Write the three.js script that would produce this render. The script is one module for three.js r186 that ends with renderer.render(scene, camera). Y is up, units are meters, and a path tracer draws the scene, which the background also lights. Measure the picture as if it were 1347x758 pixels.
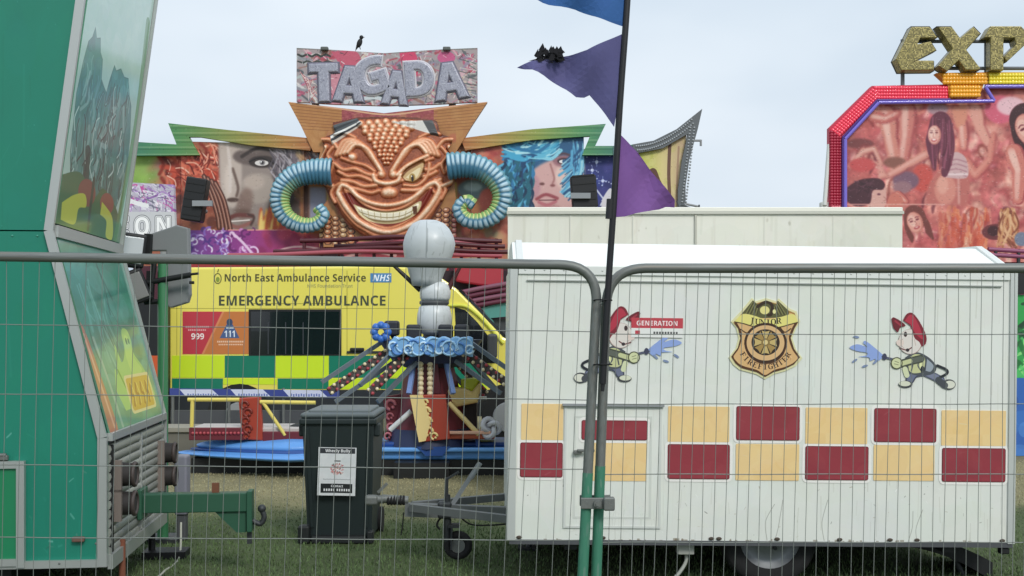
import * as THREE from 'three';
import { mergeGeometries } from 'three/addons/utils/BufferGeometryUtils.js';
import { RoundedBoxGeometry } from 'three/addons/geometries/RoundedBoxGeometry.js';
import { TextGeometry } from 'three/addons/geometries/TextGeometry.js';
import { FontLoader } from 'three/addons/loaders/FontLoader.js';
import { TessellateModifier } from 'three/addons/modifiers/TessellateModifier.js';
import { ImprovedNoise } from 'three/addons/math/ImprovedNoise.js';

// ---------- camera, sky, sun, exposure ----------
const F = 1500, HORIZON = 430, EYE = 1.647;           // focal length and horizon in photograph pixels, eye height in metres
const scene = new THREE.Scene();
const camera = new THREE.PerspectiveCamera(2 * Math.atan(HORIZON / F) * 180 / Math.PI, 1347 / (2 * HORIZON), 0.1, 900);
camera.position.set(0, EYE, 0);
camera.lookAt(0, EYE, -10);
camera.setViewOffset(1347, 2 * HORIZON, 0, 0, 1347, 758);   // level camera, lens shifted up
const noise3 = new ImprovedNoise();
{
  const W = 1024, H = 512, d = new Float32Array(W * H * 4);
  for (let r = 0; r < H; r++) for (let c = 0; c < W; c++) {
    const el = ((r + .5) / H - .5) * Math.PI, az = ((c + .5) / W) * Math.PI * 2;
    const x = Math.cos(el) * Math.cos(az), y = Math.sin(el), z = Math.cos(el) * Math.sin(az);
    let n = 0, a = 1, f = 2.2;
    for (let k = 0; k < 5; k++) { n += a * noise3.noise(x * f + 7, y * f * 3.2 + 3, z * f + 11); a *= .5; f *= 2; }
    const t = Math.max(0, y), k = SKY_GAIN() * (1.0 + .30 * t + n * .12);
    const blue = Math.min(1, Math.max(0, .5 - n * .9));
    const i = (r * W + c) * 4;
    d[i] = k * (.72 - .085 * blue); d[i + 1] = k * (.79 - .05 * blue); d[i + 2] = k * (.86 - .012 * blue); d[i + 3] = 1;
    if (y < 0) { d[i] *= .8; d[i + 1] *= .8; d[i + 2] *= .8; }
  }
  const t = new THREE.DataTexture(d, W, H, THREE.RGBAFormat, THREE.FloatType);
  t.mapping = THREE.EquirectangularReflectionMapping; t.magFilter = THREE.LinearFilter; t.needsUpdate = true;
  scene.background = t; scene.environment = t;
}
function SKY_GAIN() { return 0.835; }
const sun = new THREE.DirectionalLight(new THREE.Color().setRGB(1, .965, .91), 1.5);
sun.position.set(13, 24, 17); sun.target.position.set(0, 0, -10);
sun.castShadow = true; sun.shadow.radius = 28; sun.shadow.mapSize.set(2048, 2048);
Object.assign(sun.shadow.camera, { left: -25, right: 25, top: 25, bottom: -25, near: 1, far: 90 });
scene.add(sun, sun.target);
const renderer = new THREE.WebGLRenderer({ antialias: true });
renderer.setSize(1024, 576);
renderer.toneMapping = THREE.LinearToneMapping;
renderer.toneMappingExposure = 1.22;
renderer.shadowMap.enabled = true; renderer.shadowMap.type = THREE.PCFSoftShadowMap;

// ---------- helpers ----------
let seed = 12345;
const rnd = () => { seed = (seed * 1664525 + 1013904223) >>> 0; return seed / 4294967296; };
const rr = (a, b) => a + (b - a) * rnd();
const V = (x, y, z) => new THREE.Vector3(x, y, z);
const at = (px, py, d) => V((px - 673.5) / F * d, EYE + (HORIZON - py) / F * d, -d);
const font = await new FontLoader().loadAsync('fonts/droid/droid_sans_bold.typeface.json');
const names = new Map();
const numbered = (n) => { const k = names.get(n) || 0; names.set(n, k + 1); return k ? n + '_' + String(k).padStart(3, '0') : n; };
function thing(name, label, category, group) {
  const g = new THREE.Group(); g.name = numbered(name); g.userData = { label, category };
  if (group) g.userData.group = group;
  scene.add(g); return g;
}
function part(parent, name, geo, mat, extra) {
  const m = new THREE.Mesh(geo, mat); m.name = parent === scene ? numbered(name) : name; m.castShadow = m.receiveShadow = true;
  if (extra) Object.assign(m.userData, extra);
  parent.add(m); return m;
}
const single = (name, label, category, geo, mat, group) => part(scene, name, geo, mat, group ? { label, category, group } : { label, category });
function settle(g) {            // move the group's origin to the base of what it holds
  g.updateMatrixWorld(true);
  const b = new THREE.Box3().setFromObject(g), base = V((b.min.x + b.max.x) / 2, b.min.y, (b.min.z + b.max.z) / 2);
  if (g.rotation.x || g.rotation.y || g.rotation.z || g.position.lengthSq()) return g;
  g.children.forEach((c) => c.position.sub(base)); g.position.copy(base); return g;
}
const std = (color, rough = .6, metal = 0, more = {}) => new THREE.MeshStandardMaterial({ color, roughness: rough, metalness: metal, side: THREE.DoubleSide, ...more });
const phys = (color, rough, more = {}) => new THREE.MeshPhysicalMaterial({ color, roughness: rough, side: THREE.DoubleSide, ...more });
const strip = (g) => { const n = g.index ? g.toNonIndexed() : g; for (const k of Object.keys(n.attributes)) if (!['position', 'normal', 'uv'].includes(k)) n.deleteAttribute(k); return n; };
const join = (list) => mergeGeometries(list.map(strip));
const box = (w, h, d, x = 0, y = 0, z = 0) => new THREE.BoxGeometry(w, h, d).translate(x, y, z);
const rbox = (w, h, d, x = 0, y = 0, z = 0, r = .01) => new RoundedBoxGeometry(w, h, d, 2, Math.min(r, w / 2.01, h / 2.01, d / 2.01)).translate(x, y, z);
const boxPx = (x0, y0, x1, y1, d, th, r) => { const a = at(x0, y1, d), b = at(x1, y0, d); return (r ? rbox : box)(b.x - a.x, b.y - a.y, th, (a.x + b.x) / 2, (a.y + b.y) / 2, -d - th / 2, r); };
function rod(a, b, r, r2 = r, n = 10) {
  const v = b.clone().sub(a), g = new THREE.CylinderGeometry(r2, r, v.length(), n);
  g.applyQuaternion(new THREE.Quaternion().setFromUnitVectors(V(0, 1, 0), v.clone().normalize()));
  return g.translate((a.x + b.x) / 2, (a.y + b.y) / 2, (a.z + b.z) / 2);
}
function bar(a, b, w, h) {       // square bar, w across, h upright
  const v = b.clone().sub(a), len = v.length(), m = new THREE.Matrix4(), x = v.clone().normalize();
  const z = Math.abs(x.y) > .97 ? V(0, 0, 1) : V(x.z, 0, -x.x).normalize().negate(), y = z.clone().cross(x).normalize();
  m.makeBasis(x, y, z); m.setPosition(a.clone().add(b).multiplyScalar(.5));
  return new THREE.BoxGeometry(len, h, w).applyMatrix4(m);
}
const pipe = (pts, r, seg = 40, n = 10, closed = false) => new THREE.TubeGeometry(new THREE.CatmullRomCurve3(pts, closed, 'centripetal'), seg, r, n, closed);
const shapeOf = (pts) => new THREE.Shape(pts.map(([x, y]) => new THREE.Vector2(x, y)));
// slab cut to an outline; its front face lies at z, its map runs over the rectangle rect (in the same units as pts)
function slab(pts, z, th, rect, holes = [], bevel = 0) {
  const s = shapeOf(pts); holes.forEach((h) => s.holes.push(new THREE.Path(h.map(([x, y]) => new THREE.Vector2(x, y)))));
  const g = new THREE.ExtrudeGeometry(s, { depth: th - 2 * bevel, bevelEnabled: bevel > 0, bevelSize: bevel, bevelThickness: bevel, bevelSegments: 2, bevelOffset: -bevel, curveSegments: 16 });
  g.translate(0, 0, z - th + bevel);
  if (rect) { const p = g.attributes.position, u = g.attributes.uv, [x0, y0, x1, y1] = rect; for (let i = 0; i < p.count; i++) u.setXY(i, (p.getX(i) - x0) / (x1 - x0), (p.getY(i) - y0) / (y1 - y0)); }
  return g;
}
const px2 = (d) => ([x, y]) => { const p = at(x, y, d); return [p.x, p.y]; };
const slabPx = (pts, d, th, rectPx, holes = [], bevel = 0) => {
  const q = px2(d); let r;
  if (rectPx) { const a = q([rectPx[0], rectPx[3]]), b = q([rectPx[2], rectPx[1]]); r = [a[0], a[1], b[0], b[1]]; }
  return slab(pts.map(q), -d, th, r, holes.map((h) => h.map(q)), bevel);
};
const rectPts = (x0, y0, x1, y1) => [[x0, y0], [x1, y0], [x1, y1], [x0, y1]];
function roundRect(x0, y0, x1, y1, r) {
  const o = []; for (const [cx, cy, a] of [[x1 - r, y1 - r, 0], [x0 + r, y1 - r, 1], [x0 + r, y0 + r, 2], [x1 - r, y0 + r, 3]]) for (let k = 0; k <= 5; k++) { const t = (a + k / 5) * Math.PI / 2; o.push([cx + r * Math.cos(t), cy + r * Math.sin(t)]); }
  return o;
}
function canvas(w, h, draw, srgb = true) {
  const c = document.createElement('canvas'); c.width = w; c.height = h;
  const g = c.getContext('2d'); draw(g, w, h);
  const t = new THREE.CanvasTexture(c); if (srgb) t.colorSpace = THREE.SRGBColorSpace;
  t.magFilter = THREE.LinearFilter; t.wrapS = t.wrapT = THREE.RepeatWrapping; t.anisotropy = 8; return t;
}
const path = (g, pts, close) => {   // smooth curve through points
  g.beginPath(); g.moveTo(pts[0][0], pts[0][1]);
  for (let i = 0; i < pts.length - 1; i++) {
    const p0 = pts[Math.max(0, i - 1)], p1 = pts[i], p2 = pts[i + 1], p3 = pts[Math.min(pts.length - 1, i + 2)];
    g.bezierCurveTo(p1[0] + (p2[0] - p0[0]) / 6, p1[1] + (p2[1] - p0[1]) / 6, p2[0] - (p3[0] - p1[0]) / 6, p2[1] - (p3[1] - p1[1]) / 6, p2[0], p2[1]);
  }
  if (close) g.closePath();
};
const fillP = (g, pts, col) => { path(g, pts, true); g.fillStyle = col; g.fill(); };
const poly = (g, pts, col) => { g.beginPath(); pts.forEach(([x, y], i) => (i ? g.lineTo(x, y) : g.moveTo(x, y))); g.closePath(); g.fillStyle = col; g.fill(); };
const line = (g, pts, w, col) => { path(g, pts); g.lineWidth = w; g.strokeStyle = col; g.lineCap = g.lineJoin = 'round'; g.stroke(); };
const oval = (g, x, y, a, b, col, rot = 0) => { g.beginPath(); g.ellipse(x, y, a, b, rot, 0, 7); g.fillStyle = col; g.fill(); };
const rope = (g, pts, w, tones) => tones.forEach(([k, col], i) => line(g, pts.map(([x, y]) => [x, y - (i > 1 ? w * .12 : 0)]), w * k, col));
function speckle(g, w, h, n, cols, s0, s1, alpha) { for (let i = 0; i < n; i++) { g.globalAlpha = alpha * rnd(); g.fillStyle = cols[(rnd() * cols.length) | 0]; g.beginPath(); g.ellipse(rnd() * w, rnd() * h, rr(s0, s1), rr(s0, s1), rnd() * 3, 0, 7); g.fill(); } g.globalAlpha = 1; }
function airbrush(c, r, place, fn) {   // paints fn on a layer of its own, softened like spray paint
  const t = document.createElement('canvas'); t.width = c.canvas.width; t.height = c.canvas.height;
  const k = t.getContext('2d'); place(k); fn(k);
  c.save(); c.setTransform(1, 0, 0, 1, 0, 0); c.filter = `blur(${r}px)`; c.drawImage(t, 0, 0); c.restore(); c.filter = 'none';
}
function grain(c, x0, y0, x1, y1, n, s0, s1, a) { for (let i = 0; i < n; i++) { c.globalAlpha = a * rnd(); c.fillStyle = rnd() < .5 ? '#fff' : '#1a1010'; c.fillRect(rr(x0, x1), rr(y0, y1), rr(s0, s1), rr(s0, s1) * .5); } c.globalAlpha = 1; }
const grey = (n) => new THREE.Color().setRGB(n, n, n);

// ---------- shared materials ----------
const steelBump = canvas(256, 256, (g) => { g.fillStyle = '#808080'; g.fillRect(0, 0, 256, 256); speckle(g, 256, 256, 1500, ['#555', '#aaa', '#999', '#666'], .5, 3, .5); }, false);
const galvMap = canvas(256, 256, (g) => { g.fillStyle = '#747774'; g.fillRect(0, 0, 256, 256); speckle(g, 256, 256, 900, ['#5c5f5e', '#8c8f8d', '#686b69', '#7c7064'], 1, 9, .45); });
const waveBump = canvas(512, 512, (g) => { g.fillStyle = '#808080'; g.fillRect(0, 0, 512, 512); airbrush(g, 22, () => {}, (k) => { for (let i = 0; i < 90; i++) { k.globalAlpha = .5; oval(k, rnd() * 512, rnd() * 512, rr(20, 70), rr(20, 70), rnd() < .5 ? '#5a5a5a' : '#a8a8a8'); } }); }, false);
const M = {
  galv: std('#ffffff', .5, .35, { map: galvMap, bumpMap: steelBump, bumpScale: .0006 }),
  alu: std('#b9bcb9', .38, .55, { bumpMap: steelBump, bumpScale: .0004 }),
  darkSteel: std('#3c3f41', .55, .4),
  black: std('#141517', .55), blackGloss: std('#0d0f12', .18), rubber: std('#1b1b1c', .85),
  wire: std('#80847f', .5, .2), greenPaint: std('#ffffff', .55, 0, { map: canvas(256, 256, (g) => { g.fillStyle = '#3c7a62'; g.fillRect(0, 0, 256, 256); speckle(g, 256, 256, 260, ['#2f6a54', '#4a8a70', '#78807a', '#8a8c84'], 1, 12, .4); }) }), rust: std('#6f4733', .85),
  white: std('#dcdedb', .5), grey: std('#8f9294', .6), darkGrey: std('#4d4f52', .6),
};

// ---------- ground ----------
{
  const n = 170, pos = [], col = [], uv = [], idx = [];
  const warp = (t) => Math.sign(t) * (Math.abs(t) * 14 + Math.pow(Math.abs(t), 5) * 380);
  for (let j = 0; j <= n; j++) for (let i = 0; i <= n; i++) {
    const x = warp(i / n * 2 - 1), z = -10 + warp(j / n * 2 - 1);
    pos.push(x, 0, z); uv.push(x / 1.7, z / 1.7);
    const k = noise3.noise(x * .5, z * .8, 4) * .6 + noise3.noise(x * 1.9, z * 2.3, 9) * .6;
    const dry = THREE.MathUtils.clamp((-z - 9.6) / 1.5 + k * .9, 0, 1);      // trodden, straw coloured turf round the ride
    const c = new THREE.Color().setRGB(.105, .15, .058).lerp(new THREE.Color().setRGB(.36, .325, .195), dry); c.multiplyScalar(.92 + k * .35); col.push(c.r, c.g, c.b);
  }
  for (let j = 0; j < n; j++) for (let i = 0; i < n; i++) { const a = j * (n + 1) + i; idx.push(a, a + n + 1, a + 1, a + 1, a + n + 1, a + n + 2); }
  const g = new THREE.BufferGeometry();
  g.setAttribute('position', new THREE.Float32BufferAttribute(pos, 3)); g.setAttribute('color', new THREE.Float32BufferAttribute(col, 3)); g.setAttribute('uv', new THREE.Float32BufferAttribute(uv, 2)); g.setIndex(idx); g.computeVertexNormals();
  const turf = canvas(512, 512, (c) => {
    c.fillStyle = '#d2d2c8'; c.fillRect(0, 0, 512, 512);
    for (let i = 0; i < 15000; i++) { const x = rnd() * 512, y = rnd() * 512, a = rnd() * 6.3, l = rr(3, 12); c.strokeStyle = ['#f7f7e6', '#9c9c86', '#c4c8a8', '#e8e0c4', '#77775f'][(rnd() * 5) | 0]; c.globalAlpha = .55; c.lineWidth = rr(.6, 1.6); c.beginPath(); c.moveTo(x, y); c.lineTo(x + Math.cos(a) * l, y + Math.sin(a) * l); c.stroke(); }
    c.globalAlpha = 1;
  });
  part(scene, 'ground', g, std('#ffffff', 1, 0, { map: turf, vertexColors: true, bumpMap: turf, bumpScale: .012 }), { kind: 'structure' });
  // grass blades where the field is seen
  const bl = new THREE.BufferGeometry();
  bl.setAttribute('position', new THREE.Float32BufferAttribute([-.0035, 0, 0, .0035, 0, 0, .002, .55, .08, -.0035, 0, 0, .002, .55, .08, .0, 1, .3].map((v, i) => (i % 3 === 0 ? v : v * .032)), 3)); bl.computeVertexNormals();
  const N = 70000, im = new THREE.InstancedMesh(bl, std('#ffffff', .9), N), o = new THREE.Object3D(), c = new THREE.Color();
  for (let i = 0; i < N; i++) {
    const d = 5.6 + 8.5 * Math.pow(rnd(), 1.35), x = rr(-.5, .56) * d * .95, k = noise3.noise(x * .6, d * .8, 2) + noise3.noise(x * 2.2, d * 2.2, 5) * .6;
    o.position.set(x, 0, -d); o.rotation.set(rr(-.5, .5), rnd() * 6.3, rr(-.5, .5)); const s = rr(.5, 1.15) * (1 + k * .35) * (d > 9.3 ? .6 : 1); o.scale.set(1.3, Math.max(.25, s), s); o.updateMatrix(); im.setMatrixAt(i, o.matrix);
    const dry = THREE.MathUtils.clamp((d - 9.8) / 1.5 + k * .5 + rr(-.35, .35), 0, 1);
    c.setRGB(.10, .155, .058).lerp(new THREE.Color().setRGB(.38, .345, .205), dry).multiplyScalar(rr(.75, 1.3)); im.setColorAt(i, c);
  }
  im.name = 'grass'; im.userData = { label: 'short trodden grass growing over the field', category: 'grass', kind: 'stuff' }; im.castShadow = im.receiveShadow = true; scene.add(im);
}

// ---------- tall scare-show stall with slanted mirror panels ----------
{
  const g = thing('fairground_stall', 'tall dark green show stall with slanted painted panels and ribbed metal skirt', 'stall');
  g.position.copy(at(140, 745, 6.667)).setY(0); g.rotation.y = .104;
  const yb = .247, yk = 1.0, xk = -.31, yn = 2.205, xt = .015, yt = 4.6, D = 1.64, LX = -2.6;
  const greenMap = canvas(1024, 1024, (c) => {
    c.fillStyle = '#0a7b65'; c.fillRect(0, 0, 1024, 1024);
    speckle(c, 1024, 1024, 1500, ['#0a7460', '#138a72', '#0d7c66'], 4, 40, .10);
    speckle(c, 1024, 1024, 260, ['#9fc4b4', '#cfded4', '#06483c'], .4, 1.4, .45);
    for (let i = 0; i < 120; i++) { const x = rnd() * 1024, y = rnd() * 1024; c.globalAlpha = .2 * rnd(); line(c, [[x, y], [x + rr(-6, 6), y + rr(20, 120)]], rr(1, 5), ['#075c4c', '#3f9a84', '#0a5848'][(rnd() * 3) | 0]); }
    for (let i = 0; i < 140; i++) { const x = rnd() * 1024, y = 1024 - 260 * rnd() * rnd(); c.globalAlpha = .5 * rnd(); line(c, [[x, y], [x + rr(-10, 10), y + rr(-4, 8)]], rr(1, 4), ['#b9cdc2', '#4c4a3c', '#6f8c7c'][(rnd() * 3) | 0]); }
    for (let i = 0; i < 40; i++) { c.globalAlpha = .12 * rnd(); line(c, [[rnd() * 1024, rnd() * 1024], [rnd() * 1024, rnd() * 1024]].map(([x, y], k, a) => (k ? [a[0][0] + rr(-30, 30), a[0][1] + rr(-40, 40)] : [x, y])), 1, '#a8cabb'); } c.globalAlpha = 1;
  });
  const side = phys('#ffffff', .55, { map: greenMap, clearcoat: .14, clearcoatRoughness: .35, bumpMap: waveBump, bumpScale: .006 });
  const rc = [LX, yb, 0, yt];
  part(g, 'side_wall', slab([[LX, yb], [0, yb], [0, yk], [xk, yn - .004], [LX, yn - .004]], 0, .04, rc), side);
  part(g, 'side_wall', slab([[LX, yn + .004], [xk, yn + .004], [xt, yt], [LX, yt]], 0, .04, rc), side);
  part(g, 'back_wall', slab([[LX, yb], [0, yb], [0, yk], [xk, yn], [xt, yt], [LX, yt]], -D + .04, .04, rc), side);
  part(g, 'floor', box(-LX - .05, .05, D - .1, LX / 2, yb + .04, -D / 2), M.darkSteel);
  part(g, 'roof', box(-LX + xt - .05, .04, D - .1, (LX + xt) / 2, yt - .05, -D / 2), M.darkGrey);
  part(g, 'end_wall', box(.04, yt - yb - .1, D - .1, LX + .03, (yt + yb) / 2, -D / 2), side);
  // aluminium edge trims
  const edge = (a, b, w, name = 'edge_trim') => part(g, name, bar(a, b, .03, w), M.alu);
  edge(V(-.02, yb, .012), V(-.02, yk, .012), .052); edge(V(-.02, yk, .014), V(xk - .012, yn, .014), .05); edge(V(xk - .012, yn, .012), V(xt - .02, yt, .012), .05);
  edge(V(LX, yb + .02, .01), V(-.046, yb + .02, .01), .044);
  edge(V(.012, yb, -D), V(.012, yk, -D), .03); edge(V(.012, yk, -D + .01), V(xk + .012, yn, -D + .01), .035); edge(V(xk + .012, yn, -D + .01), V(xt + .012, yt, -D + .01), .035);
  // print on the slanted end panels
  const quad = (a, b, c, d, th) => { // a,b bottom near/far, c,d top far/near
    const n = b.clone().sub(a).cross(d.clone().sub(a)).normalize().multiplyScalar(th), p = [a, b, c, d], q = p.map((v) => v.clone().add(n));
    const G = new THREE.BufferGeometry(), P = [], U = [], t = (i, j, k, ui) => { [i, j, k].forEach((v, m) => { P.push(v.x, v.y, v.z); U.push(...ui[m]); }); };
    t(q[0], q[1], q[2], [[0, 0], [1, 0], [1, 1]]); t(q[0], q[2], q[3], [[0, 0], [1, 1], [0, 1]]);
    t(p[0], p[2], p[1], [[0, 0], [1, 1], [1, 0]]); t(p[0], p[3], p[2], [[0, 0], [0, 1], [1, 1]]);
    for (let i = 0; i < 4; i++) { const j = (i + 1) % 4; t(p[i], p[j], q[j], [[0, 0], [0, 0], [0, 0]]); t(p[i], q[j], q[i], [[0, 0], [0, 0], [0, 0]]); }
    G.setAttribute('position', new THREE.Float32BufferAttribute(P, 3)); G.setAttribute('uv', new THREE.Float32BufferAttribute(U, 2)); G.computeVertexNormals(); return G;
  };
  const upper = canvas(700, 1640, (c, w, h) => {
    c.fillStyle = '#b4dccf'; c.fillRect(0, 0, w, h); c.translate(0, 540); h = 1100;
    c.translate(0, -540); speckle(c, w, 900, 260, ['#c6e6dc', '#a0cec2', '#d4ebe4'], 20, 90, .25); c.translate(0, 540);
    const fig = [[40, 420], [60, 330], [90, 300], [105, 255], [130, 290], [165, 275], [185, 330], [215, 350], [230, 430], [262, 450], [300, 470], [318, 400], [345, 330], [372, 345], [420, 318], [470, 340], [520, 330], [560, 400], [600, 440], [640, 580], [655, 700], [630, 860], [560, 1000], [300, 1090], [120, 1050], [40, 800], [20, 560]];
    poly(c, fig, '#2c8176');
    c.save(); c.beginPath(); fig.forEach(([x, y], i) => (i ? c.lineTo(x, y) : c.moveTo(x, y))); c.clip();
    speckle(c, w, h, 300, ['#3f9c94', '#236a64', '#4c929c', '#1c5652', '#62aeb0'], 8, 50, .45);
    for (let i = 0; i < 170; i++) { const x = rr(20, 660), y = rr(300, 960), s = rr(-.35, .35); c.globalAlpha = .75; line(c, [[x, y], [x + s * 40 + rr(-14, 14), y + rr(30, 60)], [x + s * 90 + rr(-16, 16), y + rr(80, 170)]], rr(2, 10), ['#123f3d', '#86bdb4', '#1b5752', '#a8d0ca', '#2a7d86', '#0d302e', '#5f9ea4', '#174c4a'][(rnd() * 8) | 0]); }
    c.globalAlpha = 1; rope(c, [[230, 560], [270, 480], [310, 520], [345, 470], [380, 530], [420, 500], [440, 590]], 16, [[1, '#0f3330'], [.4, '#69aaa2']]);
    for (let i = 0; i < 70; i++) { const x = rr(60, 620), y = rr(420, 900); c.globalAlpha = .6; line(c, [[x, y], [x + rr(-20, 20), y + rr(20, 70)], [x + rr(-50, 50), y + rr(60, 120)]], rr(8, 26), ['#8fbcb6', '#4f908c', '#2b706c', '#a6ccc8', '#1c5450'][i % 5]); } c.globalAlpha = 1; line(c, [[200, 760], [215, 900], [190, 960]], 60, '#16463c'); for (let i = 0; i < 46; i++) { const x = rr(40, 630), y = rr(380, 900); line(c, [[x, y], [x + rr(-26, 26), y + rr(20, 60)], [x + rr(-34, 34), y + rr(60, 120)]], rr(4, 9), i % 3 ? '#0b2a29' : '#c4e6de'); }
    c.restore(); c.beginPath(); fig.forEach(([x, y], i) => (i ? c.lineTo(x, y) : c.moveTo(x, y))); c.closePath(); c.lineWidth = 5; c.strokeStyle = '#2a6a62'; c.stroke();
    fillP(c, [[0, 900], [160, 860], [330, 930], [420, 880], [620, 960], [700, 1100], [0, 1100]], '#1f6b3f');
    oval(c, 250, 930, 90, 60, '#7c4638'); oval(c, 480, 940, 80, 50, '#8a4a3c');
    fillP(c, [[30, 1010], [130, 960], [230, 940], [260, 990], [190, 1010], [170, 1080], [40, 1080]], '#c9d23c'); fillP(c, [[420, 940], [560, 990], [600, 1090], [520, 1090], [500, 1020], [420, 1000]], '#cbd43f');
    line(c, [[300, 860], [310, 1080]], 26, '#0f3d2c'); line(c, [[660, 0], [690, 500], [640, 1090]], 50, '#3f8b4a'); c.setTransform(1, 0, 0, 1, 0, 0); c.globalAlpha = .1; c.fillStyle = '#d8f4ea'; c.fillRect(0, 0, 700, 1640); c.globalAlpha = 1; // pale wash over the whole print, added to brighten the panel
  });
  const lower = canvas(700, 1000, (c, w, h) => {
    c.fillStyle = '#3c8f78'; c.fillRect(0, 0, w, h);
    speckle(c, w, h, 200, ['#2f7c68', '#4ba088', '#286c5a', '#62b49e', '#8acabc'], 20, 110, .28);
    for (let i = 0; i < 26; i++) { const x = rr(60, 420), y = rr(60, 500); c.globalAlpha = .55; line(c, [[x, y], [x + rr(-40, 60), y + rr(60, 160)], [x + rr(0, 90), y + rr(180, 320)]], rr(4, 20), ['#7fc0b4', '#1a5548', '#9ad0c4', '#37907c'][(rnd() * 4) | 0]); } c.globalAlpha = 1;
    fillP(c, [[0, 430], [30, 500], [60, 700], [90, 1000], [0, 1000]], '#c07a62'); line(c, [[6, 500], [36, 740], [60, 980]], 16, '#e0ac94'); line(c, [[90, 520], [130, 760], [150, 990]], 22, '#8fb8a8');
    fillP(c, [[180, 800], [230, 690], [250, 720], [300, 560], [330, 660], [400, 600], [420, 500], [450, 470], [500, 480], [520, 540], [510, 620], [580, 700], [640, 830], [600, 900], [230, 920]], '#9ccf78');
    fillP(c, [[400, 640], [430, 540], [460, 510], [500, 540], [500, 640], [560, 720], [420, 760]], '#b4dc7c'); oval(c, 455, 545, 11, 20, '#2f6a2f'); oval(c, 485, 545, 10, 18, '#2f6a2f');
    line(c, [[260, 700], [300, 800]], 14, '#5d9c3c'); line(c, [[560, 740], [600, 860]], 14, '#5d9c3c');
    c.fillStyle = '#e4d6a2'; c.beginPath(); c.roundRect(300, 735, 330, 215, 24); c.fill(); c.fillStyle = '#d3a43c'; c.beginPath(); c.roundRect(318, 752, 294, 182, 18); c.fill();
    speckle(c, 0, 0, 0, ['#000'], 1, 2, 1);
    for (let k = 0; k < 4; k++) { line(c, [[355 + k * 68, 790], [340 + k * 68, 840], [370 + k * 68, 860], [350 + k * 68, 905]], 20, '#a8641c'); line(c, [[368 + k * 68, 785], [380 + k * 68, 845], [368 + k * 68, 900]], 9, '#f0d47a'); }
  });
  const gloss = (map) => phys('#ffffff', .32, { map, clearcoat: .7, clearcoatRoughness: .09 });
  const I = .035;
  part(g, 'painted_panel', quad(V(.0, yk + .02, -I), V(.0, yk + .02, -D + I), V(xk + .005, yn - .03, -D + I), V(xk + .005, yn - .03, -I), .012), gloss(lower));
  part(g, 'painted_panel', quad(V(xk, yn + .05, -I), V(xk, yn + .05, -D + I), V(xt, yt, -D + I), V(xt, yt, -I), .012), gloss(upper));
  part(g, 'ledge', bar(V(xk + .01, yn, -.01), V(xk + .01, yn, -D + .02), .05, .07), M.alu);
  part(g, 'sill', bar(V(.012, yk, -.01), V(.012, yk, -D + .02), .04, .045), M.alu);
  // ribbed metal skirt: rounded slats
  const slatM = [std('#9d9e97', .5, .35, { bumpMap: steelBump, bumpScale: .0005 }), std('#93948d', .52, .35), std('#a6a79f', .48, .35)];
  part(g, 'skirt_backing', box(.02, yk - yb - .04, D - .06, -.03, (yk + yb) / 2 - .01, -D / 2), M.darkGrey);
  const ns = 12; for (let k = 0; k < ns; k++) { const y = yb + .05 + (k + .5) * (yk - yb - .1) / ns; part(g, 'slat', new THREE.CylinderGeometry(.029, .029, D - .07, 8, 1).scale(.7, 1, 1).rotateX(Math.PI / 2).translate(-.004, y, -D / 2), slatM[k % 3]); }
  part(g, 'bottom_rail', bar(V(.016, yb + .02, -.02), V(.016, yb + .02, -D), .03, .085), M.alu);
  part(g, 'slat_stop', bar(V(.012, yb + .07, -.85), V(.012, yk - .05, -.85), .02, .02), M.alu);
  part(g, 'frame_post', bar(V(.012, yb + .07, -.07), V(.012, yk - .05, -.07), .025, .02), M.black);
  // rubber buffers
  for (const [y, z] of [[.755, -.22], [.58, -.22], [.745, -1.5], [.58, -1.5]]) {
    const b = part(g, 'rubber_buffer', new THREE.CylinderGeometry(.066, .075, .1, 22).rotateZ(-Math.PI / 2).translate(.065, y, z), std('#2c2827', .75));
    part(b, 'buffer_rim', new THREE.TorusGeometry(.066, .013, 8, 24).rotateY(Math.PI / 2).translate(.112, y, z), std('#453b38', .6)); part(b, 'bracket', box(.05, .19, .03, .03, y, z + .085), std('#7a6f68', .7));
  }
  // drawbar
  const dbY = .49, dz = -.82, gm = phys('#24533d', .55, { clearcoat: .1 }), db = part(g, 'drawbar', rbox(.74, .125, .1, .37, dbY, dz, .008), gm);
  part(db, 'gusset', slab([[.5, dbY - .0625], [.7, dbY - .0625], [.7, dbY - .2], [.64, dbY - .2]], dz + .03, .06), gm); part(db, 'end_plate', rbox(.035, .27, .13, .725, dbY - .06, dz, .006), gm);
  part(db, 'tow_hook', join([pipe([V(.74, dbY - .13, dz), V(.79, dbY - .15, dz), V(.815, dbY - .11, dz), V(.80, dbY - .055, dz)], .018, 20, 8), new THREE.SphereGeometry(.028, 12, 8).translate(.80, dbY - .05, dz), box(.03, .1, .03, .72, dbY - .23, dz)]), M.darkSteel);
  part(db, 'lug', box(.045, .07, .03, .5, dbY + .09, dz), M.rust); part(db, 'root_plate', rbox(.03, .2, .2, .03, dbY, dz, .01), gm);
  // locker door on the side, latch, rivets
  const dg = phys('#1d7f55', .4, { clearcoat: .2 }), x0 = -1.75, x1 = -.475, y0 = .255, y1 = .87;
  part(g, 'locker_door', box(x1 - x0 - .02, y1 - y0 - .02, .02, (x0 + x1) / 2, (y0 + y1) / 2, .012), dg);
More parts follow.
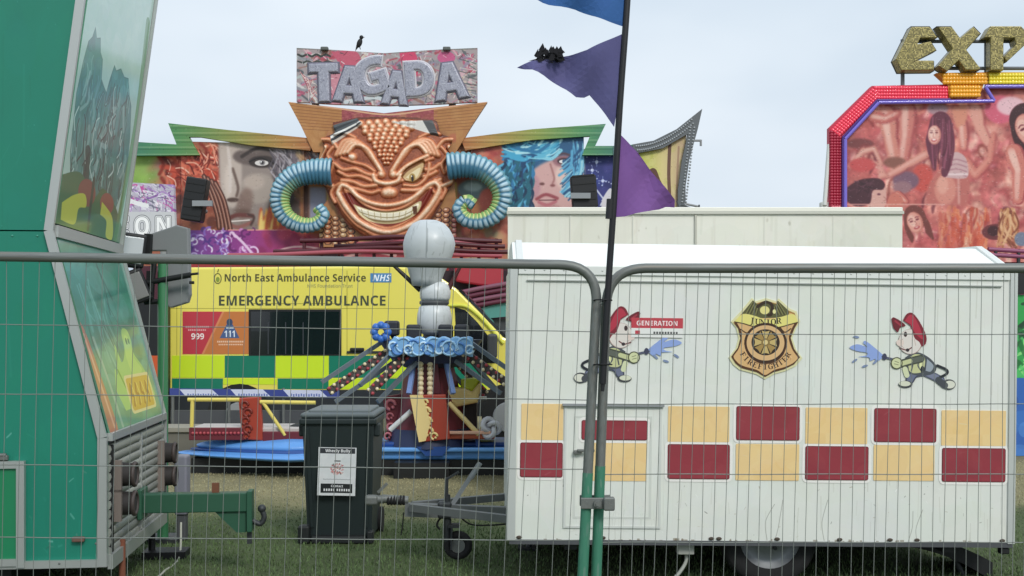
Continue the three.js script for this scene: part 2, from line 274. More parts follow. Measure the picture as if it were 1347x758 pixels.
  part(g, 'door_frame', join([box(.045, y1 - y0, .035, x1, (y0 + y1) / 2, .022), box(.045, y1 - y0, .035, x0, (y0 + y1) / 2, .022), box(x1 - x0 - .046, .042, .034, (x0 + x1) / 2, y1 - .02, .022), box(x1 - x0 - .046, .04, .034, (x0 + x1) / 2, y0 + .03, .022)]), M.alu);
  for (const k of [-.08, -.16, -.24]) part(g, 'hinge', join([rbox(.06, .03, .03, x1 + k - .02, y1 + .02, .025, .006), rod(V(x1 + k - .05, y1 + .035, .03), V(x1 + k, y1 + .035, .03), .012)]), M.galv);
  part(g, 'latch', rbox(.07, .03, .035, -.155, .41, .018, .008), std('#6e5247', .7)); 
  for (let k = 0; k < 7; k++) part(g, 'rivet', new THREE.SphereGeometry(.007, 8, 6).translate(-.06 - k * .2, .38 + (k % 2) * .006 - (k ? .113 : 0), .026 * (k ? 1 : 0)), M.galv);
  for (const x of [-.9, -1.7]) { part(g, 'panel_joint', box(.012, yn - yb - .65, .006, x, (yn + yb) / 2 + .32, .002), std('#2f8d78', .5)); }
  for (let k = 0; k < 16; k++) part(g, 'rivet', new THREE.SphereGeometry(.006, 8, 6).translate(xk - .08 - k * .14, yn - .03, .001), std('#4f9c88', .5));
  // stand-off jacks below
  part(g, 'support_jack', join([rod(V(.02, 0, -.3), V(.02, yb + .1, -.3), .02), box(.12, .02, .12, .02, .01, -.3)]), std('#7c4a36', .85)); part(g, 'support_jack', join([rod(V(-.05, 0, -1.5), V(-.05, yb, -1.5), .025), box(.3, .05, .2, .05, .025, -1.5)]), M.black);
  part(g, 'axle_box', box(1.6, .2, D - .4, -1.4, .14, -D / 2), M.black);
}
single('white_cable', 'thin pale cable trailing on the grass below the stall drawbar', 'cable', pipe([at(238, 690, 8.3).setY(.22), at(236, 715, 8.1).setY(.02), at(215, 742, 7.6).setY(.012), at(205, 752, 7.3).setY(.012), at(225, 757, 7.1).setY(.012)].map((p) => p), .008, 50, 6), std('#a9a99c', .6));
{
  const g = thing('cable_box', 'small dull lilac plastic cable box behind the stall skirt', 'box');
  part(g, 'housing', rbox(.1, .46, .12, -2.545, .43, -8.8, .02), std('#84838f', .5)); part(g, 'leg', rbox(.07, .22, .08, -2.545, .11, -8.8, .01), M.darkGrey); settle(g);
}

// ---------- white firefighter trailer ----------
{
  const g = thing('trailer', 'white box trailer with red and yellow blocks and a gold shield badge', 'trailer');
  g.position.set(-.031, 0, -7.14); g.rotation.set(0, .025, -.0119);
  const L = 3.21, y0 = .31, yt = 2.035, D = 1.72, S = 210;
  const T = (px, py) => [(px - 667) / 209, y0 + (706 + .0119 * (px - 667) - py) / S];
  const TB = (x0, ya, x1, yb) => { const a = T(x0, yb), b = T(x1, ya); return [a[0], a[1], b[0], b[1]]; };
  const dirt = canvas(1600, 860, (c, w, h) => {
    c.fillStyle = '#e2e4dc'; c.fillRect(0, 0, w, h);
    speckle(c, w, h, 420, ['#d9dcd2', '#e8eae4', '#dcdfd6'], 20, 120, .18);
    for (let i = 0; i < 260; i++) { const x = rnd() * w, y = rr(0, h); c.globalAlpha = .17 * rnd(); line(c, [[x, y], [x + rr(-4, 4), y + rr(30, 160)]], rr(1, 4), '#8c8a78'); }
    c.globalAlpha = 1;
    for (let i = 0; i < 90; i++) { const x = rnd() * w, y = h * (.72 + .28 * rnd()); c.globalAlpha = .25 + .5 * rnd(); line(c, [[x, y], [x + rr(-8, 8), y + rr(-3, 9)]], rr(.8, 2.4), ['#77766a', '#f5f6f2', '#5e5d55', '#9a8f78'][(rnd() * 4) | 0]); }
    for (let i = 0; i < 5; i++) { const x = rr(300, 1500); c.globalAlpha = .5; line(c, [[x, h - 5], [x + rr(-10, 14), h - rr(40, 70)], [x + rr(8, 26), h - rr(90, 140)]], 1.6, '#55534b'); }
    c.globalAlpha = .5; for (let i = 0; i < 60; i++) { const x = rnd() * w; c.fillStyle = '#6c5e4a'; c.fillRect(x, h - rr(2, 10), rr(3, 14), 10); } c.globalAlpha = 1;
  });
  const shell = phys('#ffffff', .4, { map: dirt, clearcoat: .2, clearcoatRoughness: .3, bumpMap: waveBump, bumpScale: .008 }), plain = phys('#dfe1dc', .42, { clearcoat: .2, clearcoatRoughness: .3 });
  part(g, 'side_panel', box(L - .04, yt - y0, .03, L / 2, (y0 + yt) / 2, -.02), shell);
  part(g, 'side_panel', box(L - .04, yt - y0, .03, L / 2, (y0 + yt) / 2, -D + .02), plain);
  part(g, 'end_panel', box(.03, yt - y0, D - .07, .02, (y0 + yt) / 2, -D / 2), plain); part(g, 'end_panel', box(.03, yt - y0, D - .07, L - .02, (y0 + yt) / 2, -D / 2), plain);
  part(g, 'floor', box(L - .08, .05, D - .08, L / 2, y0 + .04, -D / 2), M.darkGrey);
  const prof = []; for (let k = 0; k <= 20; k++) { const t = k / 20, z = -t * D; const q = Math.min(t, 1 - t) * D; prof.push([z, yt + (q < .05 ? q * .5 : q < .43 ? .025 + (q - .05) * .39 : .173 + (q - .43) * .03)]); }
  const roofShape = [[0, yt - .02], ...prof.slice(1, -1), [-D, yt - .02]].map(([z, y]) => [-z, y]);
  part(g, 'roof', slab(roofShape, 0, L - .03).rotateY(-Math.PI / 2).applyMatrix4(new THREE.Matrix4().makeRotationY(Math.PI)).translate(0, 0, 0), std('#eceeea', .5));
  const roof = g.children[g.children.length - 1]; roof.geometry.computeBoundingBox(); const rb = roof.geometry.boundingBox; roof.geometry.translate(L / 2 - (rb.min.x + rb.max.x) / 2, 0, -D / 2 - (rb.min.z + rb.max.z) / 2);
  const al = std('#c9ccc8', .45, .35);
  for (const x of [.06, L - .06]) part(g, 'roof_trim', slab([[.01, yt + .012], [.06, yt + .04], [.43, yt + .19], [.86, yt + .203], [.86, yt + .15], [.43, yt + .14], [.05, yt]], .02, .04).rotateY(Math.PI / 2).translate(x, 0, 0), std('#dcdeda', .45, .2));
  part(g, 'corner_trim', join([box(.05, yt - y0, .012, .022, (y0 + yt) / 2, .001), box(.012, yt - y0, .06, -.001, (y0 + yt) / 2, -.03)]), al);
  part(g, 'corner_trim', box(.045, yt - y0, .012, L - .022, (y0 + yt) / 2, .001), al);
  part(g, 'top_rail', box(L - .1, .05, .014, L / 2, yt - .03, .0), plain); part(g, 'gutter', box(L - .2, .007, .016, L / 2, yt - .095, .0), std('#a5a8a4', .5, .3));
  part(g, 'bottom_rail', box(L - .02, .03, .05, L / 2, y0 - .01, -.025), M.darkGrey);
  for (const px of [682, 792, 935, 945, 1022, 1105, 1172, 1208, 1322]) { const [x, y] = T(px, 702 + .0119 * (px - 667)); part(g, 'bolt', new THREE.SphereGeometry(.014, 8, 6).scale(1.3, .8, .5).translate(x, y, 0), std('#4c4238', .8)); }
  for (let k = 0; k < 26; k++) part(g, 'rivet', new THREE.SphereGeometry(.006, 8, 6).scale(1, 1, .6).translate(.09 + k * .121, yt - .03, .007), al);
  // vinyl blocks
  const vinyl = (base, cols) => std('#ffffff', .55, 0, { map: canvas(256, 256, (k) => { k.fillStyle = base; k.fillRect(0, 0, 256, 256); speckle(k, 256, 256, 160, cols, 3, 34, .28); for (let i = 0; i < 30; i++) { const x = rnd() * 256, y = rnd() * 256; k.globalAlpha = .4 * rnd(); line(k, [[x, y], [x + rr(-12, 12), y + rr(-8, 8)]], rr(.6, 1.6), '#e4dcd0'); } k.globalAlpha = 1; }) }), red = vinyl('#93323c', ['#87303a', '#9c4049', '#8c2c36']), yel = vinyl('#eccb8e', ['#e4bf7c', '#f0d6a2', '#e0c088']), edgeW = std('#efece6', .5), edgeD = std('#6d2029', .5);
  const block = (x0, ya, x1, yb, isRed, z = 0) => {
    const r = TB(x0, ya, x1, yb), w = .018;
    if (isRed) {
      part(g, 'border_vinyl', slab(roundRect(r[0] - w, r[1] - w, r[2] + w, r[3] + w, .035), z - .002, .002), edgeW);
      part(g, 'red_vinyl', slab(roundRect(r[0], r[1], r[2], r[3], .013), z + .001, .003), edgeD); part(g, 'red_vinyl', slab(roundRect(r[0] + .005, r[1] + .005, r[2] - .005, r[3] - .005, .01), z + .002, .002), red);
    } else part(g, 'yellow_vinyl', slab(roundRect(r[0], r[1], r[2], r[3], .006), z - .001, .003), yel);
  };
  for (const [a, b, c, d, e] of [[683, 527, 738, 574, 0], [682, 578, 738, 623, 1], [876, 531, 957, 577, 0], [876, 581, 958, 626, 1], [966, 531, 1050, 575, 1], [966, 581, 1050, 628, 0], [1058, 533, 1140, 580, 0], [1058, 584, 1142, 628, 1], [1149, 534, 1232, 578, 1], [1149, 583, 1230, 629, 0], [1239, 537, 1325, 583, 0], [1240, 587, 1325, 631, 1]]) block(a, b, c, d, e);
  // door
  {
    const r = TB(741, 531, 866, 690), w = .014, dr = part(g, 'door', box(r[2] - r[0], r[3] - r[1], .012, (r[0] + r[2]) / 2, (r[1] + r[3]) / 2, -.004), shell);
    const fr = (k, z) => join([box(w, r[3] - r[1] - 2 * k, .014, r[0] + k, (r[1] + r[3]) / 2, z), box(w, r[3] - r[1] - 2 * k, .014, r[2] - k, (r[1] + r[3]) / 2, z), box(r[2] - r[0] - 2 * k - w - .001, w, .013, (r[0] + r[2]) / 2, r[1] + k + w / 2, z), box(r[2] - r[0] - 2 * k - w - .001, w, .013, (r[0] + r[2]) / 2, r[3] - k - w / 2, z)]);
    part(dr, 'door_frame', fr(0, -.002), std('#d0d3cd', .45)); part(dr, 'door_moulding', fr(.06, -.003), std('#d2d5cd', .5));
    part(dr, 'drip_rail', box(r[2] - r[0] + .04, .014, .03, (r[0] + r[2]) / 2, r[3] + .008, .008), M.grey);
    const hy = T(757, 590); part(dr, 'handle', join([rbox(.05, .025, .03, hy[0], hy[1], .02, .006), rbox(.11, .018, .02, hy[0] + .05, hy[1] + .012, .035, .006)]), M.galv);
    block(762, 549, 849, 574, 1, .006); block(776, 579, 848, 628, 0, .006);
  }
  // shield badge
  {
    const cx = 1003, cy = 440, q = (x, y) => T(940 + x / 6.315, 380 + y / 6.317);
    const out = [[400, 705], [330, 665], [200, 630], [150, 590], [115, 535], [170, 460], [190, 380], [170, 300], [130, 250], [200, 175], [290, 65], [320, 90], [400, 65], [480, 90], [500, 68], [590, 150], [640, 170], [670, 250], [640, 300], [610, 380], [640, 470], [690, 540], [640, 600], [560, 640], [470, 665]];
    const r0 = q(90, 720), r1 = q(710, 50);
    const map = canvas(620, 670, (c) => {
      c.translate(-90, -50);
      c.fillStyle = '#a87c3c'; c.fillRect(0, 0, 900, 900);
      fillP(c, out.map(([x, y]) => [400 + (x - 400) * .94, 385 + (y - 385) * .95]), '#dcb47c');
      fillP(c, [[170, 450], [190, 330], [160, 260], [400, 300], [640, 260], [610, 340], [630, 460], [660, 540], [400, 690], [140, 540]], '#dab078'); for (let i = 0; i < 60; i++) { const x = rr(190, 610), y = rr(300, 620); line(c, [[x, y], [x + rr(-16, 16), y + rr(8, 22)]], rr(2, 5), ['#a8703f', '#e9c79a', '#8a5a34', '#c9b070'][(rnd() * 4) | 0]); }
      line(c, [[150, 260], [185, 330], [190, 390], [165, 470], [125, 535], [160, 590], [215, 622], [330, 655], [400, 695], [480, 652], [570, 625], [640, 590], [680, 540], [635, 470], [605, 385], [620, 320], [650, 260]], 20, '#543216');
      fillP(c, [[200, 180], [290, 68], [330, 100], [400, 70], [480, 100], [505, 72], [590, 155], [560, 200], [400, 215], [260, 210]], '#5b5a34');
      for (let k = 0; k < 8; k++) { line(c, [[230 + k * 14, 185], [285 + k * 8, 85 + k * 6]], 5, k % 2 ? '#39301a' : '#8d8a55'); line(c, [[570 - k * 14, 185], [505 - k * 6, 85 + k * 6]], 5, k % 2 ? '#39301a' : '#8d8a55'); }
      line(c, [[330, 120], [400, 82], [450, 110], [445, 180], [420, 190]], 26, '#33220f'); oval(c, 390, 150, 40, 34, '#e4d98c'); oval(c, 470, 160, 14, 18, '#e9e2a0');
      fillP(c, [[140, 245], [205, 185], [300, 195], [400, 225], [520, 205], [630, 180], [665, 245], [600, 262], [520, 285], [400, 300], [290, 280], [210, 258]], '#e6dc80'); line(c, [[140, 250], [210, 262], [290, 284], [400, 304], [520, 288], [600, 266], [665, 248]], 9, '#46331a');
      c.fillStyle = '#2e2312'; c.font = 'bold 66px serif'; c.textAlign = 'center'; [...'JUNIOR'].forEach((ch, i) => { c.save(); const t = (i - 2.5) / 2.5; c.translate(398 + t * 112, 268 - t * t * 14 + 6); c.rotate(-t * .1); c.fillText(ch, 0, 0); c.restore(); });
      line(c, [[190, 310], [250, 340], [300, 290]], 10, '#4c3115'); line(c, [[610, 300], [560, 330], [520, 290]], 10, '#4c3115');
      oval(c, 400, 420, 178, 166, '#3c2412'); oval(c, 400, 420, 158, 146, '#dcb480'); oval(c, 400, 415, 118, 108, '#2f2013');
      c.save(); c.translate(400, 415); for (let k = 0; k < 8; k++) { c.rotate(Math.PI / 4); c.fillStyle = k % 2 ? '#c9b070' : '#a98a4e'; c.beginPath(); c.moveTo(0, 0); c.lineTo(-34, -98); c.quadraticCurveTo(0, -80, 34, -98); c.fill(); } oval(c, 0, 0, 36, 34, '#8d7440'); oval(c, 0, 0, 20, 20, '#e0c98c'); c.restore();
      c.fillStyle = '#331a10'; c.font = 'bold 62px serif'; [...'FIREFIGHTER'].forEach((ch, i) => { const t = (i - 5) / 5, a = Math.PI / 2 - t * 1.02; c.save(); c.translate(400 + Math.cos(a) * 222, 408 + Math.sin(a) * 214); c.rotate(a - Math.PI / 2); c.fillText(ch, 0, 18); c.restore(); });
      line(c, [[225, 430], [260, 520], [330, 575], [400, 590], [480, 573], [545, 515], [575, 430]], 9, '#4a2a16');
    });
    part(g, 'badge_border', slab(out.map(([x, y]) => q(400 + (x - 400) * 1.07, 385 + (y - 385) * 1.06)), .001, .006), std('#ded9a8', .5));
    part(g, 'shield_badge', slab(out.map(([x, y]) => q(x, y)), .004, .008, [r0[0], r0[1], r1[0], r1[1]]), std('#ffffff', .45, 0, { map }), { label: 'gold shield badge lettered junior firefighter' });
  }
  // cartoon firefighter stickers
  const fire = (flip) => canvas(680, 480, (c) => {
    c.clearRect(0, 0, 680, 480); if (flip) { c.translate(680, 0); c.scale(-1, 1); }
    c.translate(-60 * .75, -70 * .75); c.scale(.75, .75);
    // spray of water (pointing left)
    fillP(c, [[350, 425], [290, 375], [215, 320], [195, 335], [225, 365], [150, 345], [90, 370], [140, 395], [225, 410], [215, 430], [160, 440], [240, 445], [250, 470], [290, 455], [280, 490], [340, 450]], '#8fa6dc');
    for (const [x, y, r] of [[130, 470, .6], [210, 510, .3], [290, 478, .7], [140, 290, -.1]]) oval(c, x, y, 24, 9, '#7f8fb0', -r);
    line(c, [[345, 438], [420, 455]], 17, '#54586c'); oval(c, 360, 438, 18, 26, '#3c3f56');
    // trousers, boots, coat, gloves
    line(c, [[700, 545], [600, 560], [560, 610]], 66, '#3c4054'); line(c, [[660, 545], [740, 580], [800, 610]], 60, '#555a70'); line(c, [[700, 545], [600, 560], [560, 610]], 46, '#6a7088'); line(c, [[660, 545], [740, 580], [800, 610]], 42, '#7a7f96');
    line(c, [[770, 500], [840, 530], [845, 560], [790, 590]], 20, '#20242c');
    oval(c, 525, 645, 54, 27, '#3a3c40'); oval(c, 520, 640, 45, 20, '#d9dbc4'); oval(c, 862, 643, 52, 40, '#3a3c40'); oval(c, 868, 643, 42, 30, '#dcdccc'); line(c, [[780, 610], [830, 650]], 50, '#44484e');
    fillP(c, [[520, 440], [600, 400], [690, 430], [760, 500], [740, 560], [640, 580], [540, 560]], '#4a4f55'); fillP(c, [[540, 450], [600, 415], [670, 440], [660, 540], [590, 560], [550, 540]], '#c6c894'); line(c, [[560, 440], [580, 480], [570, 540]], 10, '#4a4f55'); line(c, [[640, 450], [620, 500], [650, 545]], 10, '#555a60'); oval(c, 600, 470, 14, 22, '#e2e4c4'); fillP(c, [[690, 450], [740, 500], [720, 545], [680, 540]], '#9aa3ad'); line(c, [[600, 470], [640, 440], [640, 520]], 12, '#e9ecb4'); oval(c, 655, 530, 16, 26, '#24282c');
    line(c, [[640, 450], [560, 470], [480, 490]], 60, '#3f4436'); line(c, [[640, 450], [560, 470], [490, 488]], 40, '#5d6258'); line(c, [[560, 468], [500, 486]], 34, '#c6ca98'); oval(c, 455, 485, 46, 46, '#46492f'); oval(c, 455, 485, 38, 38, '#d2d6a8'); line(c, [[440, 470], [470, 480]], 4, '#6a6c4c'); line(c, [[436, 490], [468, 498]], 4, '#6a6c4c'); line(c, [[520, 530], [535, 575]], 40, '#d3d8b0');
    // head with helmet, face kept plain
    oval(c, 560, 320, 92, 96, '#b09088'); oval(c, 558, 320, 88, 93, '#e0d8d0'); line(c, [[500, 300], [486, 340], [510, 372]], 4, '#b89890'); line(c, [[590, 300], [600, 350]], 4, '#c0a49c'); oval(c, 480, 330, 30, 26, '#e2cfc4'); oval(c, 520, 265, 13, 20, '#3c2a2a'); line(c, [[480, 370], [530, 385], [570, 365]], 9, '#6b3838'); oval(c, 538, 385, 14, 13, '#30262a');
    fillP(c, [[500, 160], [530, 110], [575, 105], [630, 170], [680, 270], [680, 330], [650, 355], [625, 320], [590, 290], [560, 200]], '#7d1c2c'); fillP(c, [[515, 165], [545, 122], [580, 125], [630, 210], [655, 300], [600, 260], [560, 190]], '#b32f44'); fillP(c, [[410, 150], [430, 138], [490, 170], [520, 200], [480, 215], [460, 250], [425, 215]], '#6d1a26'); line(c, [[440, 165], [480, 195]], 14, '#a03040');
  });
  const sticker = (x0, ya, x1, yb, flip) => { const r = TB(x0, ya, x1, yb); part(g, 'cartoon_sticker', new THREE.PlaneGeometry(r[2] - r[0], r[3] - r[1]).translate((r[0] + r[2]) / 2, (r[1] + r[3]) / 2, .0015), std('#ffffff', .5, 0, { map: fire(flip), alphaTest: .5 })); };
  sticker(1110, 402, 1266, 512, false); sticker(742, 394, 898, 504, true);
  // small red and white stickers
  const gen = canvas(536, 200, (c) => { c.fillStyle = '#e8e8e4'; c.fillRect(0, 0, 536, 200); c.fillStyle = '#c0404c'; c.fillRect(0, 0, 536, 105); c.fillStyle = '#f3e4e2'; c.font = 'bold 68px sans-serif'; c.textAlign = 'center'; c.fillText('GENERATION', 268, 78, 480); c.fillStyle = '#c0404c'; c.fillRect(40, 130, 50, 44); c.fillStyle = '#555'; for (let k = 0; k < 9; k++) c.fillRect(230 + k * 29, 140, 20, 24); });
  { const r = TB(826, 414, 894, 439); part(g, 'lettered_sticker', slab(rectPts(...r), .003, .002, r), std('#ffffff', .5, 0, { map: gen })); }
  // drawbar, coupling, jockey wheel
  {
    const dz = -D / 2, q = (px, py) => { const p = at(px, py, 7.98); return V(p.x + .031, p.y, dz); };
    const db = part(g, 'drawbar', join([bar(q(536, 672), q(672, 676), .07, .09), bar(q(545, 668).setZ(dz + .05), q(690, 668).setZ(-.3), .05, .05), bar(q(545, 668).setZ(dz - .05), q(690, 668).setZ(-D + .3), .05, .05)]), std('#6d7070', .55, .35));
    part(db, 'coupling', join([rod(q(484, 659), q(508, 659), .028, .03, 12), rbox(.09, .07, .08, q(492, 660).x, q(492, 660).y, dz, .02), rod(q(505, 658), q(540, 660), .03, .03, 12), bar(q(500, 650), q(512, 638), .02, .02)]), M.galv);
    const bl = []; for (let k = 0; k < 6; k++) bl.push(new THREE.TorusGeometry(.024, .012, 8, 16).rotateY(Math.PI / 2).translate(q(514 + k * 4, 660).x, q(514, 660).y, dz)); part(db, 'rubber_bellows', join(bl), M.rubber);
    part(db, 'handbrake', join([bar(q(596, 668), q(632, 612), .02, .03), rod(q(622, 630), q(634, 610), .018, .018, 10)]), M.grey);
    const jw = part(g, 'jockey_wheel_stem', join([rod(q(591, 652), q(593, 720), .022, .022, 12), rod(q(591, 668), q(593, 725), .028, .028, 12), rod(q(590, 630), q(590, 655), .014, .014), bar(q(590, 632), q(606, 622), .014, .014), rbox(.1, .12, .09, q(588, 672).x, q(588, 672).y, dz, .02)]), M.darkSteel);
    const wy = .1, wx = q(606, 0).x; part(jw, 'jockey_fork', join([box(.012, .16, .05, wx - .045, .17, dz + .045), box(.012, .16, .05, wx - .045, .17, dz - .045), box(.08, .02, .1, wx - .03, .25, dz)]), M.darkSteel);
    part(jw, 'jockey_tyre', new THREE.TorusGeometry(.072, .03, 12, 28).translate(wx, wy + .012, dz), M.rubber); part(jw, 'jockey_hub', new THREE.CylinderGeometry(.05, .05, .05, 20).rotateX(Math.PI / 2).translate(wx, wy + .012, dz), M.galv);
    for (const [pts, r] of [[[q(600, 672), q(620, 690), q(645, 692), q(672, 690)], .006], [[q(534, 676), q(533, 692), q(531, 706)], .005], [[q(584, 680), q(578, 692), q(582, 698)], .008]]) part(db, 'brake_cable', pipe(pts, r, 20, 6), M.black);
  }
  // running gear
  const wheel = (x, z, s) => {
    const c = V(x, .312, z), tyre = [[.195, -.08], [.25, -.092], [.29, -.085], [.308, -.06], [.312, 0], [.308, .06], [.29, .085], [.25, .092], [.195, .08]].map(([r, y]) => new THREE.Vector2(r, y));
    const t = part(g, 'wheel', new THREE.LatheGeometry(tyre, 40).rotateX(Math.PI / 2).translate(c.x, c.y, c.z), M.rubber);
    part(t, 'rim', new THREE.LatheGeometry([[.205, .082], [.2, .06], [.17, .05], [.15, .03], [.1, .045], [.06, .055], [.0, .056]].map(([r, y]) => new THREE.Vector2(r, y)), 40).rotateX(s * Math.PI / 2).translate(c.x, c.y, c.z), std('#8a8d90', .5, .4));
    for (let k = 0; k < 4; k++) part(t, 'wheel_nut', new THREE.CylinderGeometry(.014, .014, .03, 6).rotateX(Math.PI / 2).translate(c.x + .075 * Math.cos(k * 1.571 + .5), c.y + .075 * Math.sin(k * 1.571 + .5), c.z + s * .055), M.darkSteel);
  };
  const wx = (1019 - 667) / 209; wheel(wx, -.2, 1); wheel(wx, -D + .2, -1);
  part(g, 'chassis', join([box(L - .2, .08, .06, L / 2, y0 - .03, -.38), box(L - .2, .08, .06, L / 2, y0 - .03, -D + .38), rod(V(wx, .3, -.1), V(wx, .3, -D + .1), .03), box(.08, .07, D - .1, .4, y0 - .03, -D / 2), box(.08, .07, D - .1, L - .4, y0 - .03, -D / 2)]), M.black);
  part(g, 'added_skirt', box(L - .1, .24, .02, L / 2, y0 - .13, -D + .12), M.black);  // black far-side panel added to darken the space under the trailer
  const mg = []; for (let k = 0; k <= 14; k++) { const t = k / 14; mg.push([2.55 + t * .66, y0 - .02 - .16 * Math.pow(t, 2.4) - .04]); }
  part(g, 'mudguard', slab([[2.5, y0 - .02], ...mg.map(([x, y]) => [x, y + .04]), ...mg.reverse().map(([x, y]) => [x, y - .12 * (x - 2.5)])], -.3, .5), M.black);
  part(g, 'corner_steady', join([rod(V(3.05, 0, -.35), V(2.9, y0, -.35), .02), box(.14, .02, .14, 3.05, .01, -.35)]), M.darkSteel); part(g, 'corner_steady', join([rod(V(.18, 0, -1.3), V(.3, y0, -1.3), .02), box(.14, .02, .14, .18, .01, -1.3)]), M.darkSteel);
  { const [x, y] = T(904, 720); part(g, 'vent_box', rbox(.105, .085, .09, x, y, -.1, .008), std('#a5a79f', .6)); part(g, 'waste_hose', pipe([V(x, y, -.1), V(x + .01, y - .08, -.1), V(x - .03, y - .15, -.08), V(x - .12, .02, -.05)], .012, 24, 8), std('#a6a89f', .6)); }
  part(g, 'tail_marker', rbox(.06, .04, .05, L - .05, y0 - .05, -.04, .008), M.black);
}

// ---------- cream cabin behind the trailer ----------
{
  const g = thing('portable_cabin', 'cream flat-roofed cabin standing behind the white trailer', 'cabin');
  const d = 11, cm = canvas(512, 256, (c) => { c.fillStyle = '#e6e4d8'; c.fillRect(0, 0, 512, 256); speckle(c, 512, 256, 300, ['#d8d7c8', '#e5e3d6', '#cfcdbd'], 6, 60, .2); speckle(c, 512, 256, 120, ['#a8a48f', '#8c8874'], .5, 2, .5); for (let i = 0; i < 70; i++) { const x = rnd() * 512, y = rnd() * 40; c.globalAlpha = .12 * rnd(); line(c, [[x, y], [x + rr(-2, 2), y + rr(10, 70)]], rr(1, 4), '#a29e88'); } c.globalAlpha = 1; });
  const m = std('#ffffff', .6, 0, { map: cm }), a = at(668, 273, d), b = at(915, 273, d), c2 = at(1187, 273, d), y = a.y;
  part(g, 'wall_panel', slab(rectPts(a.x, .12, b.x - .006, y - .04), -d, .05, [a.x, 0, c2.x, y]), m);
  part(g, 'wall_panel', slab(rectPts(b.x + .006, .12, c2.x, y - .05), -d + .004, .05, [a.x, 0, c2.x, y]), m);
  part(g, 'roof', rbox(c2.x - a.x + .01, .05, 2.4, (a.x + c2.x) / 2, y - .022, -d - 1.19, .012), std('#e4e2d6', .5)); part(g, 'end_wall', box(.05, y - .18, 2.3, a.x + .03, y / 2 + .03, -d - 1.21), m); part(g, 'end_wall', box(.05, y - .18, 2.3, c2.x - .03, y / 2 + .03, -d - 1.21), m); part(g, 'rear_wall', box(c2.x - a.x, y - .2, .05, (a.x + c2.x) / 2, y / 2 + .03, -d - 2.36), m);
  part(g, 'base_frame', box(c2.x - a.x - .06, .12, 2.3, (a.x + c2.x) / 2, .06, -d - 1.2), M.black);
  for (const [x0, x1] of [[a.x, b.x], [b.x, c2.x]]) for (let k = 1; k < 3; k++) part(g, 'panel_rib', box(.012, y - .2, .006, x0 + (x1 - x0) * k / 3, y / 2 + .03, -d + .005), std('#dddbcf', .5));
  part(g, 'roof_edge', box(c2.x - a.x + .02, .03, .02, (a.x + c2.x) / 2, y - .05, -d + .016), std('#c6c5b9', .5)); part(g, 'roof_vent', rbox(.16, .05, .16, b.x + 1.4, y + .02, -d - .5, .015), std('#b4b5ae', .5));
  part(g, 'joint_strip', box(.02, y - .2, .012, b.x, y / 2 + .03, -d + .012), std('#b9b7aa', .5));
  part(g, 'roof_bracket', join([rod(at(898, 268, d).setZ(-d - .1), at(922, 276, d).setZ(-d - .1), .008), rod(at(922, 268, d).setZ(-d - .1), at(922, 280, d).setZ(-d - .1), .008), rod(at(893, 262, d).setZ(-d - .15), at(898, 275, d).setZ(-d - .15), .006)]), M.darkSteel);
  settle(g);
}

// ---------- temporary fence ----------
function fencePanel(label, C, d, spacing, rows, postSide, greenFrom) {
  const [TL, TR, BL, BR] = C.map(([x, y]) => at(x, y, d)), P = (u, v) => TL.clone().lerp(TR, u).lerp(BL.clone().lerp(BR, u), v);
  const g = thing('mesh_fence_panel', label, 'fence', 'temporary mesh fence panels'), W = TL.distanceTo(TR), Hh = TR.distanceTo(BR), bu = .17 / W, bv = .17 / Hh, R = .0225;
  const corner = (u0, v0, u1, v1, cu, cv) => { const o = []; for (let k = 0; k <= 8; k++) { const t = k / 8, a = P(u0, v0), b = P(cu, cv), c = P(u1, v1); o.push(a.multiplyScalar((1 - t) * (1 - t)).add(b.multiplyScalar(2 * t * (1 - t))).add(c.multiplyScalar(t * t))); } return o; };
  const pth = (pts) => { const c = new THREE.CurvePath(); for (let i = 0; i < pts.length - 1; i++) c.add(new THREE.LineCurve3(pts[i], pts[i + 1])); return c; };
  part(g, 'top_rail', new THREE.TubeGeometry(pth([...corner(0, bv, bu, 0, 0, 0), ...corner(1 - bu, 0, 1, bv, 1, 0)].filter((p, i, a) => !i || p.distanceTo(a[i - 1]) > 1e-5)), 120, R, 14), M.galv);
  const gv = greenFrom;
  for (const u of [0, 1]) { part(g, 'post', rod(P(u, bv), P(u, gv), R, R, 16), M.galv); part(g, 'painted_post_foot', rod(P(u, gv), P(u, .985), R + .0012, R + .0012, 16), M.greenPaint); }
  part(g, 'bottom_rail', rod(P(0, .95), P(1, .95), .016, .016, 12), M.galv);
  const n = Math.round(W / spacing);
  for (let i = 1; i < n; i++) {
    const u = i / n, j = rr(-.0016, .0016), pts = []; for (let k = 0; k <= 6; k++) { const v = .004 + .945 * k / 6, bow = Math.sin(k / 6 * Math.PI * 2 + i) * .0022 + j * Math.sin(k * 1.7 + i * 2.3); const edge = Math.min(1, Math.min(u, 1 - u) / bu), lift = edge < 1 ? bv * (1 - Math.sqrt(1 - (1 - edge) * (1 - edge))) : 0; pts.push(P(u, Math.max(v, lift + .004)).add(V(bow, 0, .002))); }
    part(g, 'wire', pipe(pts, .0015, 10, 5), M.wire);
  }
  for (const v of rows) { const pts = []; for (let k = 0; k <= 16; k++) pts.push(P(k / 16, v).add(V(0, Math.sin(k * 2.1 + v * 9) * .0014, -.003))); part(g, 'cross_wire', pipe(pts, .0024, 30, 6), M.wire); }
  return g;
}
const FD = 5.1, gy = HORIZON + EYE * F / FD;
